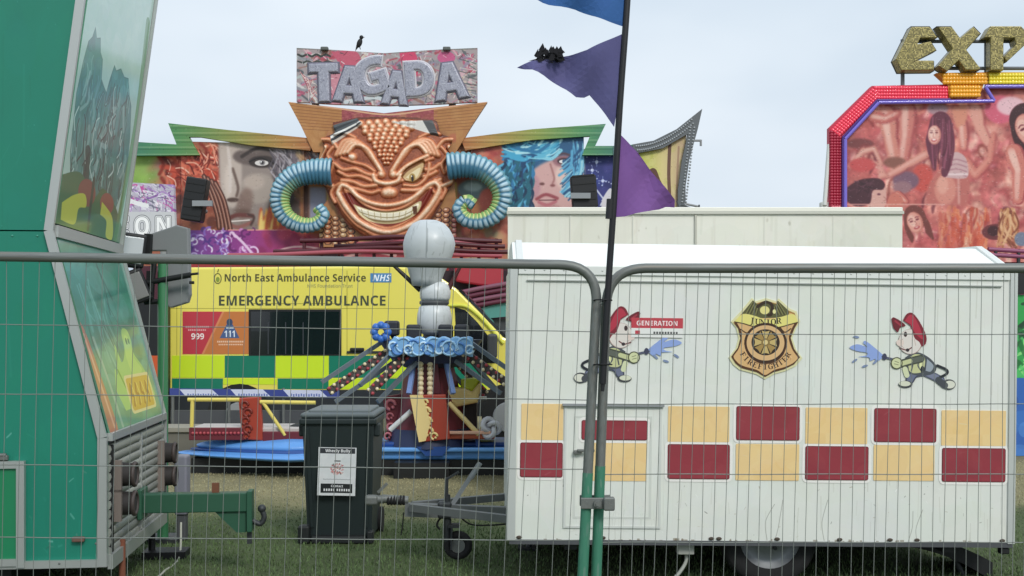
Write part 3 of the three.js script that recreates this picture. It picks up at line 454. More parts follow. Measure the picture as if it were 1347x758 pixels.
{
  const l = fencePanel('wire mesh fence panel with wide-spaced wires in front of the green stall', [[-243, 334], [787, 349], [-246, gy - 8], [759, gy - 8]], FD, .0715, [.157, .318, .482, .65, .815], 1, .49);
  const r = fencePanel('wire mesh fence panel with close-spaced wires in front of the white trailer', [[799, 353], [1828, 353], [779, gy - 8], [1836, gy - 8]], FD + .03, .0512, [.157, .323, .49, .652, .815], 0, .47);
  settle(l); settle(r);
  const c = thing('fence_clamp', 'galvanised steel clamp bolting the two fence posts together', 'clamp'); const cp = at(784, 661, FD);
  part(c, 'clamp_plate', join([rbox(.14, .05, .012, cp.x, cp.y, cp.z + .03, .004), rbox(.14, .05, .012, cp.x, cp.y, cp.z - .055, .004)]), M.galv); part(c, 'bolt', join([rod(V(cp.x + .004, cp.y, cp.z + .06), V(cp.x + .004, cp.y, cp.z - .07), .009), new THREE.CylinderGeometry(.018, .018, .016, 6).rotateX(1.571).translate(cp.x + .004, cp.y, cp.z + .045)]), M.galv); part(c, 'clamp_ear', rbox(.05, .06, .04, cp.x + .055, cp.y, cp.z + .04, .008), M.galv); settle(c);
  for (const [px, lb] of [[769, 'dark rubber block foot under the joined fence posts'], [-245, 'dark rubber block foot under the outer end of the wide-mesh panel'], [1836, 'dark rubber block foot under the outer end of the close-mesh panel']]) { const p = at(px, gy, FD); single('rubber_block', lb, 'rubber block', rbox(.24, .13, .62, p.x, .065, -FD - .01, .02), M.rubber, 'fence feet'); }
}

// ---------- flag pole with torn pennants ----------
{
  const d = 5.045, g = thing('flag_pole', 'thin black pole strapped to the fence joint', 'pole'), p = (px, py) => at(px, py, d);
  part(g, 'pole', pipe([p(793, 505), p(800, 380), p(808, 260), p(816, 130), p(824, 20), p(829, -60)], .0145, 60, 12), std('#17161b', .5));
  part(g, 'pole_foot', rod(p(792.6, 515), p(794, 490), .008, .013, 10), std('#202024', .6)); part(g, 'collar', rod(p(801.5, 288), p(803.2, 262), .0175, .0175, 12), std('#1c1b20', .45));
  for (const y of [395, 480]) part(g, 'strap', new THREE.TorusGeometry(.036, .004, 6, 24).scale(1.1, 1, .8).rotateX(1.5).translate(p(797, y).x - .012, p(797, y).y, -d - .02), M.black);
  settle(g);
  const cloth = (base, dark) => { const t = canvas(256, 256, (c) => { c.fillStyle = base; c.fillRect(0, 0, 256, 256); speckle(c, 256, 256, 140, [dark, base], 4, 30, .22); }); return phys('#ffffff', .85, { map: t, sheen: .3, sheenRoughness: .6, transmission: .12, thickness: 0 }); };
  const penn = (name, label, pts, mat, amp, ph, ox) => {
    let geo = new THREE.ShapeGeometry(shapeOf(pts.map(px2(d)))); geo = new TessellateModifier(.035, 8).modify(geo); const P = geo.attributes.position, x0 = at(ox, 0, d).x;
    for (let i = 0; i < P.count; i++) { const t = (P.getX(i) - x0), y = P.getY(i); P.setZ(i, -d + Math.abs(t) * amp * Math.sin(t * 17 + y * 9 + ph) + Math.abs(t) * amp * .5 * Math.sin(t * 31 - y * 22 + ph * 2)); }
    geo.computeVertexNormals(); return single(name, label, 'pennant', geo, mat, 'pennants on the pole');
  };
  penn('pennant', 'blue pennant at the top of the pole', [[824, -34], [828, -60], [826, 20], [823, 36], [800, 29], [778, 21], [757, 12], [738, 7], [722, 3], [706, -1], [724, -6], [738, -12], [770, -26]], cloth('#2f5f9c', '#234c84'), .1, 1, 825);
  penn('pennant', 'dark indigo pennant with a black frayed tip', [[820, 44], [818, 85], [815, 125], [808, 167], [796, 150], [787, 138], [776, 124], [769, 127], [758, 127], [745, 118], [730, 109], [715, 102], [700, 96], [690, 94], [680, 90], [690, 86], [700, 82], [712, 82], [728, 75], [748, 71], [772, 66], [798, 54]], cloth('#575584', '#474574'), .13, 2.4, 818);
  penn('pennant', 'purple pennant blown away from the fence side', [[811, 172], [824, 184], [838, 199], [851, 216], [863, 231], [876, 247], [889, 262], [889, 272], [878, 271], [868, 275], [852, 278], [836, 281], [822, 285], [806, 286], [805, 262], [808, 220]], cloth('#7c5296', '#6c4488'), .13, .3, 808);
  const fr = []; for (let k = 0; k < 90; k++) { const x = rr(702, 734), y = 66 + (736 - x) * .3 * rnd() + rr(0, 12), s = rr(2.5, 7); fr.push(new THREE.ShapeGeometry(shapeOf([[x, y], [x + s, y - rr(2, 9)], [x + s * 1.6, y + rr(-2, 4)], [x + s * .5, y + s * .5]].map(px2(d)))).translate(0, 0, -d + rr(-.05, .05) + d * 0)); }
  for (let k = 0; k < 14; k++) { const x = rr(700, 738), y = rr(66, 84); fr.push(new THREE.ShapeGeometry(shapeOf([[x, y], [x - rr(4, 14), y - rr(-4, 12)], [x + 1, y + 2.4]].map(px2(d)))).translate(0, 0, -d + rr(-.05, .05))); }
  single('frayed_cloth', 'ragged black shreds hanging on the tip of the indigo pennant', 'cloth', join(fr), std('#15141a', .9));
}

// ---------- wheelie bin ----------
{
  const d = 8.62, g = thing('wheelie_bin', 'dark grey wheelie bin with a white notice on its front', 'bin'), s = F / d;
  const x0 = at(395, 0, d).x, x1 = at(494, 0, d).x, cx = (x0 + x1) / 2, w = x1 - x0, top = 1.0, wb = w * .86, dp = .66, db = .5;
  const plastic = std('#1f2a2b', .5, 0, { bumpMap: steelBump, bumpScale: .0008 });
  const G = new THREE.BoxGeometry(1, 1, 1, 1, 6, 1), P = G.attributes.position; for (let i = 0; i < P.count; i++) { const t = P.getY(i) + .5; P.setXYZ(i, cx + P.getX(i) * (wb + (w * .95 - wb) * t), .04 + t * (top - .1), -d - dp / 2 + P.getZ(i) * (db + (dp - db) * t)); } G.computeVertexNormals();
  part(g, 'body', G, plastic);
  part(g, 'rim', rbox(w * 1.03, .05, dp + .04, cx, top - .07, -d - dp / 2, .015), plastic);
  const lid = part(g, 'lid', rbox(w * 1.0, .04, dp + .03, cx, top - .025, -d - dp / 2, .025), std('#5b6467', .5)); part(lid, 'lid_dome', rbox(w * .84, .03, dp * .84, cx, top + .0, -d - dp / 2 - .02, .02), std('#656d70', .5));
  for (const k of [-1, 1]) { part(g, 'side_lug', rbox(.05, .1, .12, cx + k * w * .5, top - .14, -d - .12, .015), plastic); part(g, 'wheel', join([new THREE.CylinderGeometry(.1, .1, .055, 24).rotateZ(1.571).translate(cx + k * w * .44, .1, -d - dp + .1)]), M.rubber); }
  part(g, 'foot', join([rbox(.09, .14, .1, cx - w * .46, .07, -d - .05, .02), rbox(wb * .86, .06, .1, cx, .03, -d - .06, .015), rbox(.05, .1, .1, cx + w * .42, .05, -d - .05, .015)]), std('#161b1c', .6));
  for (const k of [-1, 1]) part(g, 'front_rib', bar(V(cx + k * w * .36, .12, -d - .068), V(cx + k * w * .41, top - .12, -d - .004), .02, .025), plastic);
  const note = canvas(420, 520, (c) => {
    c.fillStyle = '#d4d6d8'; c.fillRect(0, 0, 420, 520); speckle(c, 420, 520, 120, ['#c6c9cc', '#dfe1e2'], 8, 40, .3);
    c.fillStyle = '#1b1d22'; c.fillRect(14, 8, 392, 58); c.fillStyle = '#e9e9ea'; c.font = 'bold 44px sans-serif'; c.textAlign = 'center'; c.fillText('Wheely Bully', 215, 52, 290);
    c.fillStyle = '#3a3a3a'; c.font = 'bold 34px sans-serif'; c.fillRect(180, 140, 70, 12);
    for (let i = 0; i < 90; i++) { const a = rnd() * 6.3, r = 78 * Math.sqrt(rnd()); oval(c, 215 + Math.cos(a) * r, 235 + Math.sin(a) * r * .8, rr(4, 14), rr(3, 9), ['#b2525a', '#8f6b66', '#c98684', '#7c7d7a', '#d8b9b2'][(rnd() * 5) | 0], a); }
    for (let k = 0; k < 26; k++) { c.fillStyle = '#8a8c90'; c.fillRect(60 + k * 12, 340 + (k % 3), 8, 9); }
    c.fillStyle = '#15171b'; c.fillRect(36, 392, 350, 100); c.fillStyle = '#e3e4e6'; c.font = 'bold 36px sans-serif'; c.fillText('Contact', 215, 430); for (let k = 0; k < 11; k++) c.fillRect(70 + k * 26 + (k > 4 ? 12 : 0), 446, 15, 26);
  });
  const a = at(418, 652, d), b = at(468, 589, d), pl = new THREE.PlaneGeometry(b.x - a.x, b.y - a.y, 6, 6), pp = pl.attributes.position; for (let i = 0; i < pp.count; i++) pp.setZ(i, .006 * Math.sin(pp.getX(i) * 20 + pp.getY(i) * 14));
  part(g, 'notice', pl.rotateZ(-.02).rotateX(-.055).translate((a.x + b.x) / 2, (a.y + b.y) / 2, -d + .0), phys('#ffffff', .3, { map: note, clearcoat: .5 }), { label: 'white laminated notice with black header and footer' });
  settle(g);
}

// ---------- ambulance ----------
{
  const d = 16.1, g = thing('ambulance', 'yellow and green chequered emergency ambulance parked behind the ride', 'ambulance'), W = 2.1, q = px2(d);
  const yel = phys('#ebde62', .38, { clearcoat: .5, clearcoatRoughness: .1 }), gy2 = at(0, 583, d).y;
  const out = [[222, 352], [520, 350], [552, 354], [578, 364], [600, 380], [630, 410], [662, 444], [720, 468], [738, 492], [742, 540], [700, 548], [222, 548]];
  part(g, 'body', slabPx(out, d, W, null, [], .03), yel);
  const green = phys('#0f7a60', .4, { clearcoat: .4 }), lime = phys('#cde828', .45, { clearcoat: .3 }), dark = phys('#14171b', .12, { clearcoat: .6 });
  const dec = (name, x0, y0, x1, y1, m, off = .004, extra) => part(g, name, slabPx(rectPts(x0, y0, x1, y1), d - off, .006), m, extra);
  dec('reflective_block', 226, 468, 295, 497, lime); dec('reflective_block', 295.5, 468, 362, 497, green); dec('reflective_block', 362.5, 468, 432, 497, lime); dec('reflective_block', 432.5, 468, 500, 497, green); dec('reflective_block', 500.5, 468, 570, 497, lime); dec('reflective_block', 570.5, 468, 640, 500, green);
  dec('reflective_block', 226, 498, 293, 512, green); dec('reflective_block', 293.5, 498, 364, 506, lime); dec('reflective_block', 365, 498, 432, 512, green); dec('reflective_block', 432.5, 498, 500, 512, lime); dec('reflective_block', 500.5, 498, 570, 512, green); dec('reflective_block', 570.5, 500, 640, 512, lime);
  dec('sill', 224, 513, 735, 546, std('#23282e', .6), .006);
  const win = dec('side_window', 330, 410, 446, 466, dark, .012); part(win, 'window_seal', slabPx(rectPts(327, 407, 449, 468), d - .008, .006), M.black); for (const x of [352, 375, 398]) part(win, 'window_bar', slabPx(rectPts(x, 424, x + 1.2, 466), d - .015, .003), std('#3a3e44', .5));
  // poster, lettering
  const post = canvas(900, 560, (c) => {
    c.fillStyle = '#c7793f'; c.fillRect(0, 0, 900, 560); poly(c, [[0, 0], [540, 0], [260, 560], [0, 560]], '#c13a47'); poly(c, [[540, 0], [570, 0], [290, 560], [260, 560]], '#d8895c');
    c.textAlign = 'center'; c.fillStyle = '#e7a3a6'; for (let k = 0; k < 12; k++) { c.fillRect(40 + k * 27, 190, 20, 26); if (k > 1) c.fillRect(25 + k * 25, 232, 18, 22); } c.fillStyle = '#f6ebe6'; c.font = 'bold 110px sans-serif'; c.fillText('999', 205, 365);
    poly(c, [[640, 90], [775, 350], [505, 350]], '#49608c'); oval(c, 640, 140, 42, 46, '#3a4a68'); c.fillStyle = '#e6eef6'; c.font = 'bold 118px sans-serif'; c.fillText('111', 645, 335, 160); c.fillRect(595, 200, 100, 22);
    c.fillStyle = '#e9c3a6'; for (let k = 0; k < 14; k++) { c.fillRect(470 + k * 26, 385, 19, 22); c.fillRect(490 + k * 24, 425, 17, 18); }
  });
  part(g, 'poster', slabPx(rectPts(240, 410, 327, 466), d - .004, .006, [240, 410, 327, 466]), std('#ffffff', .45, 0, { map: post }), { label: 'red and orange poster with emergency numbers' });
  const txt = canvas(1900, 440, (c) => {
    c.clearRect(0, 0, 1900, 440); c.fillStyle = '#54522a'; c.font = 'bold 104px sans-serif'; c.fillText('North East Ambulance Service', 130, 125, 1420);
    c.lineWidth = 9; c.strokeStyle = '#6b6a34'; c.beginPath(); c.ellipse(70, 95, 34, 50, 0, 0, 7); c.stroke(); oval(c, 70, 105, 18, 26, '#8a9a3a'); line(c, [[70, 30], [78, 0]], 9, '#6b6a34');
    c.fillStyle = '#a8a56a'; c.font = '46px sans-serif'; c.fillText('NHS Foundation Trust', 960, 185, 600); c.fillStyle = '#4d86b8'; c.fillRect(1590, 42, 210, 92); c.fillStyle = '#eef4f8'; c.font = 'italic bold 88px sans-serif'; c.textAlign = 'center'; c.fillText('NHS', 1695, 120, 180);
    c.textAlign = 'left'; c.fillStyle = '#454b38'; c.font = 'bold 138px sans-serif'; c.fillText('EMERGENCY AMBULANCE', 70, 365, 1680);
  });
  part(g, 'lettering', slabPx(rectPts(277, 354, 528, 404), d - .003, .002, [277, 354, 528, 412]), std('#ffffff', .5, 0, { map: txt, alphaTest: .45 }));
  for (const [x0, y0, x1, y1] of [[224, 405.5, 590, 406.3], [456, 356, 456.8, 512], [573, 366, 573.8, 512], [232, 356, 232.8, 512], [330, 399, 446, 400]]) part(g, 'door_gap', slabPx(rectPts(x0, y0, x1, y1), d - .001, .004), std('#a89f3c', .6));
  part(g, 'door_handle', rbox(.2, .05, .05, at(470, 0, d).x, at(0, 460, d).y, -d + .03, .015), M.black); part(g, 'door_rail', boxPx(456, 462, 585, 465, d - .02, .03), std('#2b2e30', .5));
  part(g, 'cab_window', slabPx([[598, 404], [612, 408], [628, 424], [650, 452], [652, 478], [602, 478]], d - .006, .01), dark); part(g, 'windscreen', slabPx([[606, 380], [668, 444], [664, 448], [602, 384]], d + .05, W - .15), dark);
  part(g, 'window_trim', pipe([[590, 402], [612, 403], [628, 414], [645, 432], [662, 452]].map(([x, y]) => at(x, y, d - .012)), .025, 24, 8), std('#cfd04a', .5)); part(g, 'mirror', rbox(.14, .34, .2, at(648, 0, d).x, at(0, 455, d).y, -d + .2, .04), std('#3a3d40', .5));
  for (const x of [315, 668]) { const p = at(x, 583, d), t = part(g, 'wheel', new THREE.CylinderGeometry(.37, .37, .28, 32).rotateX(1.571).translate(p.x, .37, -d - .12), M.rubber); part(t, 'hub_cap', new THREE.CylinderGeometry(.2, .22, .04, 24).rotateX(1.571).translate(p.x, .37, -d + .03), M.grey); part(g, 'wheel_arch', slabPx([...Array(13)].map((_, k) => { const a = Math.PI * k / 12; return [x + 43 * Math.cos(a), 548 - 43 * Math.sin(a)]; }), d - .012, .3), M.black); part(g, 'wheel', new THREE.CylinderGeometry(.37, .37, .28, 32).rotateX(1.571).translate(p.x, .37, -d - W + .16), M.rubber); }
  part(g, 'roof_vent', rbox(.3, .1, .5, at(478, 0, d).x, at(0, 348, d).y, -d - 1, .03), M.white); part(g, 'light_bar', rbox(.35, .12, 1.6, at(545, 0, d).x, at(0, 351, d).y, -d - W / 2, .04), std('#3f6fae', .3));
  settle(g);
}

// ---------- children's flying-insect ride ----------
{
  const d = 13, g = thing('kiddie_ride', 'small roundabout ride with grey insect figure, bulb-lined arms and blue base', 'ride'), s = F / d, p = (px, py, dd = d) => at(px, py, dd), cx = p(566, 0).x;
  const blue = phys('#5c98dc', .45, { clearcoat: .2 }), blueD = std('#234b8f', .5), red = phys('#a8402f', .45, { clearcoat: .3 }), maroon = std('#6b2530', .55), cream = std('#e7cf8f', .5), yell = std('#e2cf6a', .5), bulbM = std('#e8d9b4', .35), pinkB = std('#a8434c', .4), navy = std('#273154', .5);
  // base: boat-shaped foot to one side, beam to the other
  const hull = (name, x0, x1, yc, h, z, mat) => { const a = p(x0, 0).x, b = p(x1, 0).x, G = new THREE.SphereGeometry(1, 40, 20), P = G.attributes.position; for (let i = 0; i < P.count; i++) { const x = P.getX(i), y = P.getY(i), zz = P.getZ(i), s2 = Math.pow(1 - Math.min(1, Math.abs(x)) * .55, 1); P.setXYZ(i, (a + b) / 2 + x * (b - a) / 2, yc + Math.max(-.55, y) * h * (1 + .25 * x), -d + zz * z * s2); } G.computeVertexNormals(); return part(g, name, G, mat); };
  hull('base_foot', 232, 560, .215, .075, .75, blue); hull('base_seam', 250, 540, .262, .05, .6, blueD); hull('base_foot', 258, 520, .3, .125, .5, blue);
  part(g, 'base_beam', rbox(2.5, .13, .8, p(590, 0).x, .24, -d, .03), blue); part(g, 'beam_edge', rbox(2.5, .05, .06, p(590, 0).x, .29, -d + .43, .02), std('#6aa4e4', .4)); part(g, 'beam_top', rbox(2.4, .05, .6, p(590, 0).x, .33, -d - .05, .02), blueD);
  part(g, 'underframe', join([box(4.2, .17, .5, p(500, 0).x, .085, -d - .05), box(.6, .17, 1.5, p(560, 0).x, .085, -d - .1), box(2.4, .17, .75, p(590, 0).x, .086, -d)]), M.black);
  part(g, 'foot_bracket', slabPx([[548, 588], [592, 588], [582, 600], [560, 600]], d - .47, .06), blueD);
  // tower
  const tower = part(g, 'tower', new THREE.CylinderGeometry(.2, .46, 1.05, 8).translate(cx, .95, -d), maroon); part(tower, 'tower_foot', new THREE.CylinderGeometry(.46, .5, .2, 8).translate(cx, .4, -d), navy);
  for (const [a, b] of [[545, 538], [586, 596]]) part(tower, 'blue_batten', bar(p(a, 473, d - .3), p(b, 518, d - .48), .05, .045), std('#7f9ad2', .45)); part(tower, 'bulb_board', slabPx([[551, 473], [575, 473], [580, 518], [547, 518]], d - .36, .08), std('#5b1f2b', .5));
  const bulbs = []; for (let k = 0; k < 7; k++) for (const e of [-1, 1]) bulbs.push(new THREE.SphereGeometry(.035, 10, 8).translate(p(563 + e * 6, 0).x, p(0, 477 + k * 6.4).y, -d + .4)); part(tower, 'bulb_cluster', join(bulbs), bulbM, { kind: 'stuff' });
  // arms with bulbs
  const arm = (x0, y0, x1, y1, dz0, dz1) => {
    const a = p(x0, y0, d - dz0), b = p(x1, y1, d - dz1), n = V(0, 0, 1), up = n.clone().cross(b.clone().sub(a).normalize()).normalize(); const h = .13;
    const o = part(g, 'arm', join([bar(a.clone().addScaledVector(up, h), b.clone().addScaledVector(up, h), .04, .045), bar(a.clone().addScaledVector(up, -h), b.clone().addScaledVector(up, -h), .04, .045)]), std('#68737e', .5, .3));
    part(o, 'bulb_rail', bar(a, b, .03, .09), std('#4c4443', .6)); const bs = [], ps = [], L = a.distanceTo(b), m = Math.max(4, Math.round(L / .07)); for (let k = 0; k < m; k++) for (const e of [-1, 1]) ((k + (e + 1) / 2) % 2 ? ps : bs).push(new THREE.SphereGeometry(.02, 8, 6).translate(...a.clone().lerp(b, (k + .5) / m).addScaledVector(up, e * .03).add(V(0, 0, .03)).toArray()));
    part(o, 'bulb_row', join(bs), bulbM, { kind: 'stuff' }); part(o, 'bulb_row', join(ps), pinkB, { kind: 'stuff' });
  };
  arm(512, 462, 432, 516, .3, .5); arm(536, 466, 485, 518, .45, .8); arm(608, 462, 668, 505, .4, .6); arm(596, 470, 640, 520, -.3, -.6);
  // gondolas: carved side board, rails, floor
  const carve = (pts, mat, dots, col, dd, name = 'side_board') => { const b = part(g, name, slabPx(pts, dd, .07, null, [], .012), mat); for (const [x, y, r] of dots) part(b, 'carved_scroll', join([new THREE.TorusGeometry(r / s, r * .38 / s, 6, 12, 4.6).translate(p(x, y, dd).x, p(x, y, dd).y, -dd + .005), new THREE.SphereGeometry(r * .42 / s, 8, 6).translate(p(x + r * .5, y + r * .5, dd).x, p(x + r * .5, y + r * .5, dd).y, -dd + .01)]), col); return b; };
  const dA = 12.7; carve([[313, 524], [342, 522], [346, 580], [318, 578]], red, [[322, 533, 4.5], [326, 543, 5], [323, 554, 4.5], [326, 565, 5], [324, 574, 3.5]], std('#7c2c22', .5), dA);
  carve([[541, 520], [586, 519], [592, 578], [554, 582]], red, [[558, 530, 4.5], [560, 542, 5.5], [562, 555, 5.5], [564, 568, 5], [571, 574, 4]], cream, 12.5); part(g, 'board_edge', slabPx([[539, 520], [556, 520], [566, 556], [560, 580], [551, 582]], 12.47, .04), cream);
  carve([[503, 522], [530, 518], [536, 566], [512, 586]], maroon, [[514, 533, 6], [513, 548, 4], [514, 562, 4.5], [510, 574, 4]], std('#b76a72', .5), 12.9);
  const rail = (list, r, m, nm = 'rail') => part(g, nm, join(list.map(([x0, y0, x1, y1, dd = dA]) => rod(p(x0, y0, dd), p(x1, y1, dd), r, r, 8))), m);
  rail([[247, 526, 315, 526], [342, 529, 415, 530]], .022, yell); rail([[253, 526, 252, 562]], .022, yell); rail([[346, 530, 375, 573]], .02, yell); rail([[590, 530, 630, 572, 12.6]], .028, cream); rail([[513, 566, 541, 541, 12.6]], .03, std('#cdd0d2', .5)); rail([[585, 524, 640, 524, 13.2]], .02, M.white);
  part(g, 'gondola_floor', rbox(1.3, .07, .55, p(325, 0, dA).x, p(0, 567, dA).y, -dA - .3, .02), std('#b9b2b0', .6)); part(g, 'gondola_skirt', rbox(.62, .14, .04, p(285, 0, dA).x, p(0, 571, dA).y, -dA - .01, .01), maroon); part(g, 'gondola_skirt', rbox(.5, .12, .04, p(375, 0, dA).x, p(0, 575, dA).y, -dA - .01, .01), maroon);
  const dotsA = []; for (let k = 0; k < 14; k++) dotsA.push(new THREE.SphereGeometry(.018, 8, 6).translate(p(254 + k * 5, 0, dA).x, p(0, 570, dA).y, -dA + .015)); part(g, 'bulb_row', join(dotsA), pinkB, { kind: 'stuff' });
  part(g, 'gondola_floor', rbox(.55, .07, .5, p(618, 0, 12.6).x, p(0, 574, 12.6).y, -12.85, .02), std('#b4563a', .5)); part(g, 'gondola_floor', rbox(.5, .035, .04, p(616, 0, 12.6).x, p(0, 569, 12.6).y, -12.58, .01), std('#e3b39a', .5)); part(g, 'gondola_hanger', bar(p(628, 575, 12.7), p(630, 600, 12.7), .03, .05), blueD);
  part(g, 'gondola_hood', slabPx([[582, 514], [596, 510], [612, 512], [620, 516], [634, 500], [628, 530], [600, 536], [588, 528]], 12.75, .3, null, [], .03), std('#dfc27e', .5)); part(g, 'gondola_hood', slabPx([[606, 500], [634, 497], [622, 516], [606, 512]], 12.9, .3, null, [], .03), std('#c6cf3c', .5));
  part(g, 'gondola_seat', new THREE.SphereGeometry(.2, 14, 10, 0, 7, 0, 1.6).scale(1, 1.1, .8).translate(p(388, 0, dA).x, p(0, 585, dA).y, -dA - .2), M.black); part(g, 'gondola_seat', rbox(.3, .45, .3, p(610, 0).x, p(0, 550).y, -d - .1, .05), std('#241d1e', .6)); part(g, 'gondola_seat', rbox(.25, .4, .3, p(530, 0).x, p(0, 568).y, -d - .1, .05), std('#2a2224', .6)); part(g, 'ornament', new THREE.TorusKnotGeometry(.07, .03, 40, 6).translate(p(645, 0, 12.6).x, p(0, 563, 12.6).y, -12.6), std('#cfcfd6', .5));
  // sign crown with scroll lettering
  const cr = []; const top = [], bot = []; for (let k = 0; k <= 30; k++) { const x = 511 + k * 3.7; top.push([x, 446 - 3.5 * Math.abs(Math.sin(k * .72)) + (k < 2 ? 4 : 0)]); bot.push([x, 468 + 2 * Math.sin(k * .9)]); }
  const crown = part(g, 'crown_sign', slabPx([...top, ...bot.reverse()], d - .62, .1, null, [], .015), phys('#7fb2e0', .4, { clearcoat: .3 }));
  for (let k = 0; k < 16; k++) part(crown, 'scroll', new THREE.TorusGeometry(.045 + (k % 3) * .016, .012, 6, 16, 4.2 + (k % 4) * .5).rotateZ(k * 1.7).translate(p(517 + k * 6.7, 0, d - .62).x, p(0, 456 + (k % 2) * 4 - (k % 3), d - .62).y, -d + .625 + (k % 2) * .012), [std('#c4e0f4', .4), std('#4a80c4', .4), std('#9cc8ec', .4)][k % 3]);
  part(crown, 'crown_drum', new THREE.CylinderGeometry(.6, .42, .26, 20).translate(cx, p(0, 462).y, -d), navy); part(crown, 'crown_underside', new THREE.CylinderGeometry(.42, .3, .12, 20).translate(cx, p(0, 476).y, -d), std('#30374f', .6));
  const fl = []; for (let k = 0; k < 8; k++) fl.push(new THREE.SphereGeometry(.045, 8, 6).translate(p(501, 437, 12.5).x + .075 * Math.cos(k * .785), p(501, 437, 12.5).y + .075 * Math.sin(k * .785), -12.5)); part(crown, 'flower_ornament', join(fl), std('#3c6fc0', .4)); part(crown, 'flower_stalk', rod(p(502, 440, 12.5), p(520, 455, 12.5), .025), navy);
  for (const x of [515, 544, 586, 607]) part(crown, 'speaker_horn', rbox(.16, .17, .2, p(x, 0, 12.7).x, p(0, x === 515 ? 432 : 437, 12.7).y, -12.75, .03), std('#2a2c33', .5));
  part(crown, 'speaker_stay', join([515, 544, 586, 607].map((x) => rod(p(x, 437, 12.8), p(x * .8 + 113, 460, 12.8), .03))), M.black);
  // grey insect figure
  const lat = (pts, n = 36) => { const y = (v) => p(0, v).y, G = new THREE.LatheGeometry(pts.map(([r, v]) => new THREE.Vector2(r / s, y(v))).reverse(), n); return G.translate(p(562, 0).x, 0, -d); };
  const sk = canvas(512, 512, (k) => { k.fillStyle = '#f4f5f5'; k.fillRect(0, 0, 512, 512); speckle(k, 512, 512, 130, ['#dfe2e2', '#cfd2d1', '#f8f9f9'], 6, 40, .4); for (let i = 0; i < 90; i++) { const x = rnd() * 512, y = rnd() * 512; k.globalAlpha = .3 * rnd(); line(k, [[x, y], [x + rr(-3, 3), y + rr(10, 70)]], rr(1, 5), '#85867e'); } k.globalAlpha = 1; k.fillStyle = '#c2c5c5'; k.fillRect(0, 0, 4, 512); k.fillRect(254, 0, 4, 512); k.fillRect(126, 0, 3, 512); k.fillRect(382, 0, 3, 512); }), skin = phys('#c6cbcd', .42, { map: sk, clearcoat: .3, clearcoatRoughness: .3 }), skinL = phys('#dadee0', .4, { map: sk, clearcoat: .3, clearcoatRoughness: .3 });
  const fig = part(g, 'insect_abdomen', lat([[0, 289], [10, 290], [19, 294], [25, 301], [30, 311], [32.5, 321], [31.5, 332], [28, 346], [24, 358], [20.5, 368], [19, 376], [0, 378]]).translate(-.01, 0, 0), skin);
  const P = fig.geometry.attributes.position; for (let i = 0; i < P.count; i++) { const t = Math.max(0, (P.getY(i) - p(0, 360).y)); P.setX(i, P.getX(i) + .05 * Math.sin(t * 4) * (P.getX(i) > cx ? 1 : .3)); } fig.geometry.computeVertexNormals();
  part(g, 'insect_thorax', lat([[0, 370], [12, 371], [18.5, 376], [20.5, 384], [20, 392], [17.5, 397], [0, 398]]).translate(.09, 0, 0), skinL); part(g, 'insect_band', lat([[17, 395], [19.5, 397], [19.5, 400], [17, 402]]).translate(.08, 0, 0), M.darkGrey); part(g, 'insect_head', lat([[0, 399], [14, 400], [20, 404], [22.5, 414], [23, 424], [20, 436], [14, 441], [0, 442]]).translate(.08, 0, 0), skinL); part(g, 'insect_neck', lat([[12, 440], [14, 448], [20, 462]]).translate(.06, 0, 0), M.darkGrey);
  part(g, 'antenna', rod(p(513, 345), p(553, 382), .018, .032), std('#26221f', .5)); part(g, 'antenna', rod(p(606, 350), p(590, 380), .018, .032), std('#4d1f22', .5));
  settle(g);
}
// low barrier banner between the ride and the ambulance
{
  const d = 14.2, g = thing('barrier_banner', 'low blue and white banner strip on short posts before the ambulance', 'banner');
  const map = canvas(1200, 90, (c) => { c.fillStyle = '#39468c'; c.fillRect(0, 0, 1200, 90); for (const [a, b] of [[70, 360], [430, 720], [800, 1120]]) { poly(c, [[a, 10], [b - 60, 10], [b, 82], [a + 50, 82]], '#cfd3e6'); for (let k = 0; k < 12; k++) { c.fillStyle = '#6c7ab4'; c.fillRect(a + 55 + k * 18, 48 + (k % 2) * 4, 11, 24); } } });
  part(g, 'banner', slabPx([[223, 511], [300, 512], [380, 513], [446, 514], [446, 524], [380, 523], [300, 521], [223, 520]], d, .02, [223, 511, 446, 524]), std('#ffffff', .6, 0, { map }));
  for (const x of [226, 300, 372, 443]) part(g, 'post', rod(at(x, 511, d).setZ(-d - .04), at(x, 511, d).setZ(-d - .04).setY(0), .018), M.galv); part(g, 'kick_board', boxPx(224, 540, 446, 585, d + .15, .05), M.darkGrey); settle(g);
}
{
  const g = thing('wooden_step', 'low dark wooden step behind the blue ride foot', 'step'); part(g, 'tread', rbox(.9, .06, .5, at(225, 0, 13.6).x, .42, -13.8, .01), std('#8f8b7e', .8)); part(g, 'riser', box(.86, .39, .44, at(225, 0, 13.6).x, .195, -13.8), std('#6d6a60', .8)); settle(g);
}

